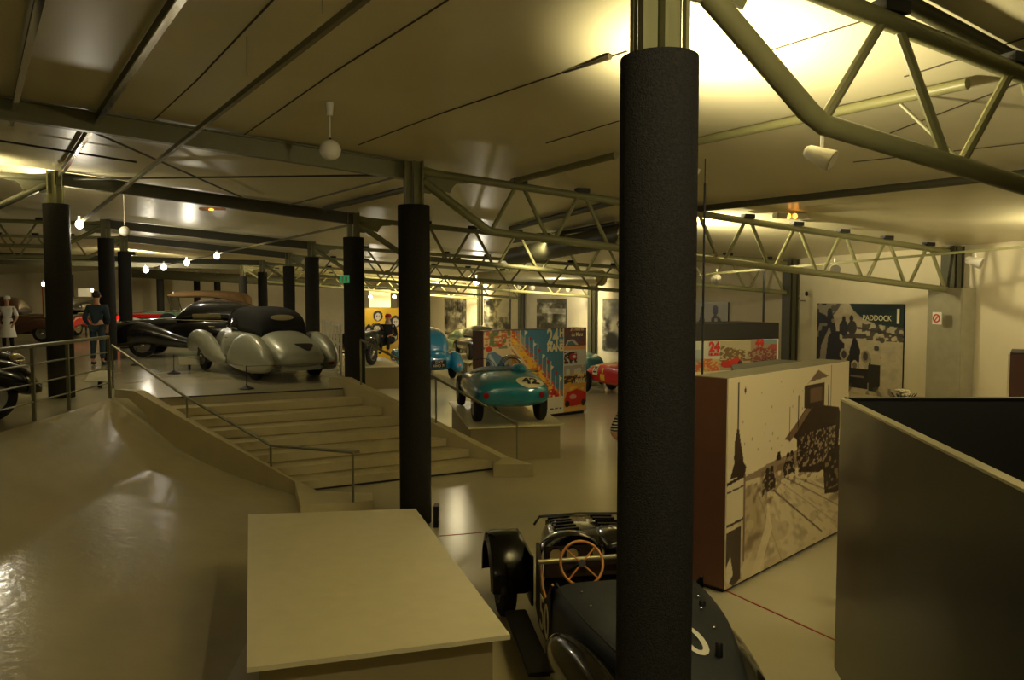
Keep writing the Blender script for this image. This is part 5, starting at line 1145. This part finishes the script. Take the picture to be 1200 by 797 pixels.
# --- vintage open car with driver, on the low plinth right of the stair head
cen = sum(bb, Vector())/4; cen.z = ZV+.002; hd = Vector((-.25, -1, 0)).normalized()
vb = [(-1.8, .1, .6, .7, 2.6, 0, 0), (-1.4, .3, .5, .85, 3, .1, 0), (-.6, .42, .46, 1.0, 3.4, .1, 0), (.1, .40, .46, 1.02, 3.4, .1, 0), (.3, .36, .48, 1.0, 3.4, .2, 0), (1.4, .27, .5, .94, 3, .2, 0), (1.5, .24, .52, .90, 3, .2, 0)]
def ex(root, bv):
    obj('radiator', box(B(), (1.55, 0, .72), (.08, .46, .54), bev=.03), 'chrome', root)
    for s in (1, -1):
        obj('headlamp', ell(B(), (1.6, s*.36, .82), (.12, .12, .12), 16), 'chrome', root, smooth='all')
        obj('cycle_wing', tube(B(), [(1.3+.44*math.cos(a), s*.62, .38+.44*math.sin(a)) for a in [PI*(k/10*.8+.1) for k in range(11)]], .05, 6), 'blackpaint', root, smooth=True)
    obj('cockpit', project(disc_bm(.3, .45), bv['body'], plane_mtx((-.5, 0, 2), (0, 0, 1), (1, 0, 0), PI/2), .01), 'leather', root)
    obj('number_disc', lathe(B(), [(.001, -.01), (.2, -.01), (.2, .01), (.001, .01)], 24, 'X', (1.75, .3, .55)), 'cream', root); obj('number_disc', lathe(B(), [(.001, -.01), (.2, -.01), (.2, .01), (.001, .01)], 24, 'X', (-1.75, -.5, .7)), 'cream', root)
    obj('front_axle', tube(B(), [(1.3, -.6, .38), (1.3, .6, .38)], .03, 8), 'black', root); obj('steering_wheel', tube(B(), [(-.1+.05*math.sin(a), .18+.18*math.cos(a), 1.1+.17*math.sin(a)) for a in [2*PI*k/20 for k in range(21)]], .012, 6, False), 'black', root)
make_car('vintage_racing_car', 'black open vintage racing car with chrome headlamps between the stair head column and the next', cen, heading(hd), vb, 'darkgreen', (), None, None, (), [(-1.3, .62, .38, .12, 'rim', 18), (-1.3, -.62, .38, .12, 'rim', 18), (1.3, .62, .38, .12, 'rim', 18), (1.3, -.62, .38, .12, 'rim', 18)], ex)
# --- the near black car number 50
hd = Vector((-math.sin(math.radians(9)), math.cos(math.radians(9)), 0)); cen = Vector((.80, 5.72, .002))
root = thing('black_racing_car', 'black vintage racing car number 50 with a wooden steering wheel in the foreground', 'car', cen, heading(hd))
W5 = .585; YC = -.03
tail = [(-1.93, .06, .36, .46, 2.6, 0, YC), (-1.82, .17, .32, .54, 3, .03, YC), (-1.5, .31, .27, .63, 4, .04, YC), (-1.1, .44, .25, .68, 5, .04, YC), (-.7, .54, .24, .71, 6, .04, YC), (-.35, .58, .24, .72, 6, .04, YC), (-.1, W5, .24, .72, 6, .04, YC)]
bm = loft(B(), tail); tb = BVHTree.FromBMesh(bm); obj('tail_deck', bm, 'deck', root, smooth=True)
hood = [(.62, .50, .26, .76, 4, .12, YC), (.8, .47, .28, .78, 4, .14, YC), (1.1, .43, .3, .77, 4, .16, YC), (1.42, .38, .34, .74, 4, .16, YC), (1.5, .35, .38, .70, 4, .16, YC)]
bm = loft(B(), hood); hood_o = obj('bonnet', bm, 'blackpaint', root, smooth=True)
for k in range(5):
    for s in (1, -1): obj('bonnet_louvre', bar(B(), (.98+.09*k, YC+s*.10, .785), (.98+.09*k, YC+s*.30, .775), .03, .025), 'blackpaint', hood_o)
for s in (1, -1):
    bm = B(); up = [(-.14, .72), (-.02, .60), (.1, .52), (.22, .56), (.38, .72), (.66, .78)]
    vs = []
    for o_ in (0, .03): vs.append([[bm.verts.new((x, YC+s*(W5-.005-o_-.12*max(0, x-.3)), z)) for x, z in up], [bm.verts.new((x, YC+s*(W5-.005-o_-.12*max(0, x-.3)), .24)) for x, z in up]])
    for q in vs:
        for i in range(len(up)-1): bm.faces.new((q[0][i], q[0][i+1], q[1][i+1], q[1][i]))
    for i in range(len(up)-1): bm.faces.new((vs[0][0][i], vs[0][0][i+1], vs[1][0][i+1], vs[1][0][i]))
    obj('side_panel', bm, 'leather' if s > 0 else 'deck', root)
    obj('cockpit_bead', tube(B(), [(x, YC+s*(W5-.02-.12*max(0, x-.3)), z+.006) for x, z in up[:(5 if s > 0 else 6)]], .009, 8), 'wood' if s > 0 else 'black', root, smooth=True)
put_text('50', .38, plane_mtx((.06, YC+W5+.003, .39), (0, 1, 0)), 'cream', root, name='side_number', sx=.9)
g = text_bm('50', .50, .004, .62); bmesh.ops.triangulate(g, faces=g.faces[:]); bmesh.ops.subdivide_edges(g, edges=g.edges, cuts=1)
mm = Matrix.Translation((-1.09, -.075, 2)) @ Matrix.Rotation(-PI/2, 4, 'Z'); obj('deck_number', project(g, tb, mm, .006), 'white', root)
for x, y in ((-.3, .36), (-.55, .36), (-.5, -.42), (-.7, -.36), (-.95, -.34), (-1.2, -.26)):
    obj('deck_rivet', ell(B(), (x, y, .722 if x > -.8 else .70), (.012, .012, .009), 8), 'chrome', root)
for x, y in ((-.62, -.40), (-1.25, -.24)):
    obj('filler_knob', lathe(B(), [(.024, .64), (.024, .735), (.016, .745)], 12, 'Z', (x, y, 0)), 'black', root, smooth=True)
obj('deck_piping', tube(B(), [(-.12, .50, .725), (-.4, .50, .728), (-.8, .45, .715), (-1.2, .35, .68), (-1.6, .22, .62)], .008, 6), 'black', root, smooth=True)
obj('cockpit_floor', box(B(), (.25, YC, .28), (.8, 1.08, .04)), 'leather', root)
obj('seat', box(B(), (.02, YC, .38), (.3, .95, .2), bev=.05), 'leather', root)
dash = obj('dashboard', box(B(), (.60, YC, .63), (.03, .96, .26), bev=.01), 'leather', root)
for y in (.36, .22, 0, -.2, -.38):
    obj('gauge', lathe(B(), [(.001, -.012), (.05, -.012), (.05, .0), (.001, 0)], 18, 'X', (.585, y, .70)), 'gauge', dash)
    obj('gauge_bezel', lathe(B(), [(.05, -.016), (.058, -.016), (.058, 0), (.05, 0)], 18, 'X', (.583, y, .70), False), 'chrome', dash)
arc = [Vector((.52, .24+.25*math.cos(a), .70+.17*math.sin(a))) for a in [PI*k/14 for k in range(15)]]
bm = B(); n = len(arc); pr = None
for dx, k in ((0, 1.0), (.02, 1.06), (.16, 1.0), (.38, .6)):
    cur = [bm.verts.new((.52+dx, .24+(p.y-.24)*k, .70+(p.z-.70)*k)) for p in arc]
    if pr:
        for i in range(n-1): bm.faces.new((pr[i], pr[i+1], cur[i+1], cur[i]))
    pr = cur
obj('scuttle_cowl', bm, 'blackpaint', root, smooth='all')
obj('passenger_cowl', loft(B(), [(.5, .22, .70, .80, 3, 0, -.28), (.7, .24, .70, .84, 3, 0, -.28), (1.0, .2, .70, .80, 3, 0, -.28)]), 'blackpaint', root, smooth='all')
obj('windscreen_frame', tube(B(), [(1.30, .40, .74), (1.26, .36, .82), (1.24, 0, .84), (1.26, -.36, .82), (1.30, -.42, .74)], .012, 8), 'black', root, smooth=True)
obj('cross_bar', tube(B(), [(.29, .56, .745), (.36, -.60, .745)], .02, 12), 'alu', root, smooth=True)
sw = Vector((.06, .27, .80)); nrm = Vector((-1, 0, .50)).normalized(); mx = plane_mtx(sw, nrm)
R_ = .163
st_o = obj('steering_wheel', tube(B(), [mx @ Vector((R_*math.cos(a), R_*math.sin(a), 0)) for a in [2*PI*k/36 for k in range(37)]], .0105, 10, False), 'wood', root, smooth=True)
for k in range(4):
    a = PI/4+PI/2*k; obj('spoke', tube(B(), [mx @ Vector((.02*math.cos(a), .02*math.sin(a), 0)), mx @ Vector(((R_-.008)*math.cos(a), (R_-.008)*math.sin(a), 0))], .007, 8), 'wood', st_o)
obj('hub', tube(B(), [mx @ Vector((0, 0, .015)), mx @ Vector((0, 0, -.02))], .028, 14), 'black', st_o, smooth=True); obj('steering_column', tube(B(), [mx @ Vector((0, 0, -.02)), mx @ Vector((0, 0, -.5))], .016, 8), 'black', st_o)
for s in (1, -1):
    rfe = [(-1.85, .04, .26, .36, 2.3, 0, s*.36), (-1.6, .11, .20, .48, 2.5, .1, s*.39), (-1.2, .14, .20, .58, 2.6, .15, s*.44), (-.8, .15, .20, .60, 2.6, .15, s*.49), (-.5, .12, .20, .54, 2.4, .1, s*.54), (-.24, .05, .22, .40, 2.2, 0, s*.55)]
    obj('rear_fender', loft(B(), rfe, 5, 22), 'blackpaint', root, smooth='all')
    bm = B(); cx, R2 = 1.12, .41; angs = [math.radians(-8+188*k/20) for k in range(21)]; rows = []
    for a in angs:
        row = []
        for (dy, dr) in ((-.16, -.18), (-.15, -.03), (-.11, 0), (.1, 0), (.15, -.02), (.165, -.09)):
            row.append(bm.verts.new((cx+(R2+dr)*math.cos(a), s*(.70+dy), max((R2+dr)*math.sin(a)+.34, .1))))
        rows.append(row)
    for a, b in zip(rows, rows[1:]):
        for i in range(5): bm.faces.new((a[i], a[i+1], b[i+1], b[i]))
    bmesh.ops.solidify(bm, geom=bm.faces[:], thickness=.012)
    obj('front_wing', bm, 'blackpaint', root, smooth=True)
    obj('valance', box(B(), (1.05, s*.535, .46), (.8, .02, .42), bev=.005), 'blackpaint', root)
    obj('running_board', box(B(), (.1, s*.68, .22), (1.1, .18, .03), bev=.01), 'black', root)
    wheel(root, 1.12, s*.70, .34, .13, 'rim', 18); wheel(root, -1.0, s*.49, .26, .12, 'rim', 18)
obj('radiator_shell', box(B(), (1.53, YC, .52), (.06, .56, .44), bev=.03), 'chrome', root)
obj('number_plate', box(B(), (-1.925, YC, .44), (.02, .3, .10), bev=.004), 'black', root)

# ================================================================== PEOPLE
def skinned(name, joints, edges, m, parent, sub=2):
    me = bpy.data.meshes.new(name); me.from_pydata([j[0] for j in joints], edges, []); me.update()
    o = bpy.data.objects.new(name, me); C.objects.link(o); o.parent = parent
    md = o.modifiers.new('skin', 'SKIN'); md.use_smooth_shade = True
    for i, j in enumerate(joints):
        r = j[1] if isinstance(j[1], tuple) else (j[1], j[1]); me.skin_vertices[0].data[i].radius = r
    me.skin_vertices[0].data[0].use_root = True
    s = o.modifiers.new('sub', 'SUBSURF'); s.levels = sub; s.render_levels = sub
    me.materials.append(M[m] if isinstance(m, str) else m); return o
def person(label, loc, rz, top='cloth_dark', bottom='cloth_dark', hat=None, pose='stand', skirt=False, h=1.72, hair='hair', name='person'):
    root = thing(name, label, 'person', loc, rz); k = h/1.72; S = pose == 'sit'
    hp = Vector((0, 0, .92)) if not S else Vector((0, 0, .45))
    up = .0 if not S else -.47
    V = lambda x, y, z: Vector((x, y, z))*k
    J = [(V(0, 0, .93+up), (.13*k, .10*k)), (V(0, 0, 1.12+up), (.115*k, .085*k)), (V(.01, 0, 1.32+up), (.145*k, .10*k)), (V(0, 0, 1.43+up), (.09*k, .07*k)), (V(.01, 0, 1.50+up), .052*k), (V(.03, 0, 1.60+up), (.072*k, .088*k)), (V(.03, 0, 1.69+up), (.06*k, .075*k))]
    E = [(0, 1), (1, 2), (2, 3), (3, 4), (4, 5), (5, 6)]
    arms = {}; legs = {}
    for s in (1, -1):
        sh, el = V(0, s*.18, 1.38+up), V(-.03, s*.27, 1.10+up)
        wr_ = V(.10, s*.20, .92+up) if pose == 'stand' else V(.25, s*.16, 1.08+up)
        if pose == 'akimbo': el = V(-.06, s*.36, 1.12+up); wr_ = V(.05, s*.19, .98+up)
        hd_ = wr_+(wr_-el).normalized()*.08*k
        i = len(J); J += [(sh, .055*k), (el, .04*k), (wr_, .028*k), (hd_, (.036*k, .018*k))]; E += [(2, i), (i, i+1), (i+1, i+2), (i+2, i+3)]
        dh = (wr_-el).normalized(); sdv = Vector((0, 0, 1)).cross(dh).normalized()
        for f in range(4):
            L = (.07, .08, .075, .06)[f]*k; b0 = hd_+sdv*((f-1.5)*.018*k); j = len(J)
            J += [(b0+dh*.03*k, .009*k), (b0+dh*(.03*k+L*.5)+Vector((0, 0, -.012*k)), .008*k), (b0+dh*(.03*k+L*.9)+Vector((0, 0, -.04*k)), .007*k)]; E += [(i+3, j), (j, j+1), (j+1, j+2)]
        j = len(J); J += [(wr_+dh*.03*k-sdv*s*.035*k, .010*k), (wr_+dh*.07*k-sdv*s*.05*k, .008*k)]; E += [(i+2, j), (j, j+1)]
        arms[s] = (sh, el, wr_)
        if not S: hi, kn, an, to = V(0, s*.09, .88), V(.03, s*.10, .49), V(-.01, s*.11, .09), V(.13, s*.13, .035)
        else: hi, kn, an, to = V(0, s*.09, .44), V(.42, s*.12, .50), V(.50, s*.12, .1), V(.62, s*.12, .06)
        i = len(J); J += [(hi, .088*k), (kn, .055*k), (an, .036*k), (to, (.03*k, .03*k))]; E += [(0, i), (i, i+1), (i+1, i+2), (i+2, i+3)]; legs[s] = (hi, kn, an, to)
    body = skinned('body', J, E, 'skin', root)
    # face
    hc = V(.035, 0, 1.64+up)
    obj('nose', ell(B(), hc+V(.085, 0, -.02), (.02*k, .014*k, .022*k), 8), 'skin', body)
    for s in (1, -1):
        obj('eye', ell(B(), hc+V(.075, s*.032, .005), (.01*k, .014*k, .008*k), 8), 'white', body); obj('ear', ell(B(), hc+V(0, s*.085, -.01), (.02*k, .01*k, .03*k), 8), 'skin', body)
    obj('mouth', ell(B(), hc+V(.08, 0, -.06), (.01*k, .026*k, .007*k), 8), 'cloth_red', body)
    if hat: obj('cap', lathe(B(), [(.105*k, (1.66+up)*k), (.11*k, (1.70+up)*k), (.08*k, (1.765+up)*k), (.02*k, (1.78+up)*k)], 18), hat, root, smooth=True); obj('cap_peak', ell(B(), hc+V(.10, 0, .03), (.07*k, .07*k, .01*k), 12), hat, root)
    else: obj('hair', ell(B(), hc+V(-.02, 0, .03), (.098*k, .09*k, .095*k), 16), hair, root, smooth='all')
    # clothes
    J2 = [(J[0][0], (.15*k, .12*k)), (J[1][0], (.135*k, .105*k)), (J[2][0], (.165*k, .12*k)), (V(0, 0, 1.42+up), (.10*k, .085*k))]; E2 = [(0, 1), (1, 2), (2, 3)]
    for s in (1, -1):
        sh, el, wr_ = arms[s]; i = len(J2); J2 += [(sh, .075*k), (el, .058*k)]; E2 += [(2, i), (i, i+1)]
        if top != 'cloth_stripe' and not skirt: J2 += [(el.lerp(wr_, .85), .042*k)]; E2 += [(i+1, i+2)]
    obj_ = skinned('shirt' if not skirt else 'bodice', J2, E2, top, root)
    if skirt:
        obj('skirt', lathe(B(), [(.13*k, 1.06*k), (.16*k, .95*k), (.2*k, .7*k), (.25*k, .45*k), (.24*k, .45*k), (.12*k, 1.0*k)], 20), top, root, smooth=True)
    J3 = [(J[0][0], (.145*k, .115*k))]; E3 = []
    for s in (1, -1):
        hi, kn, an, to = legs[s]; i = len(J3); J3 += [(hi, .10*k), (kn, .072*k), (an.lerp(kn, .08), .058*k)]; E3 += [(0, i), (i, i+1), (i+1, i+2)]
        obj('shoe', ell(B(), an.lerp(to, .55)+V(0, 0, -.018), (.13*k, .048*k, .045*k), 12), 'black', root, smooth='all')
    skinned('trousers', J3, E3, bottom, root)
    return root
p = PZ(745, 608, 0); person('person in a striped top and dark trousers almost hidden by the nearest column', (p.x, p.y, .004), 1.9, 'cloth_stripe', 'cloth_dark', pose='akimbo')
p = PZ(10, 412, UZ); person('person in a bright white dress standing before the brown saloon', (p.x, p.y, UZ+.012), -1.2, 'cloth_w', 'cloth_dark', 'white', skirt=True, h=1.62)
p = PZ(115, 428, UZ); person('person in blue denim standing beside the dark columns behind the railing corner', (p.x, p.y, UZ+.012), 1.7, 'cloth_blue', 'cloth_blue', h=1.74)
c_ = sum(bb, Vector())/4; d_ = PY(455, 367, c_.y+.3); person('seated driver figure in a red cap and dark suit in the vintage racing car', (d_.x, d_.y+.0, d_.z-1.33), -1.7, 'cloth_dark', 'cloth_dark', 'cloth_red', pose='sit')
# board on the far wall, left
a = PY(92, 357, 38); b = PY(107, 357, 38); zt_ = PY(100, 338, 38).z; root = thing('white_board', 'small bright board with crossed lines beside the railing column', 'board', a)
obj('board', box(B(), ((b.x-a.x)/2, 0, (zt_-a.z)/2), (b.x-a.x, .05, zt_-a.z)), 'white', root)
obj('board_stand', box(B(), ((b.x-a.x)/2, .04, -(a.z-UZ)/2), (.08, .04, a.z-UZ)), 'black', root)
bm = B(); bar(bm, (0, -.03, 0), ((b.x-a.x)*.5, -.03, (zt_-a.z)*.4), .012, .012); bar(bm, (b.x-a.x, -.03, 0), ((b.x-a.x)*.5, -.03, (zt_-a.z)*.4), .012, .012); obj('crossed_lines', bm, 'seam', root)
a = PY(54, 372, 20); zt_ = PY(52, 335, 20).z; root = thing('banner_post', 'narrow pale and red upright banner left of the railing column', 'banner', (a.x, a.y, UZ)); obj('pole', tube(B(), [(0, 0, .004), (0, 0, zt_-UZ)], .02, 8), 'black', root); obj('banner_strip', box(B(), (0, -.03, (zt_+a.z)/2-UZ), (.06, .02, zt_-a.z)), 'railp', root); obj('red_border', box(B(), (-.045, -.03, (zt_+a.z)/2-UZ), (.03, .02, zt_-a.z)), 'signred', root)
#END
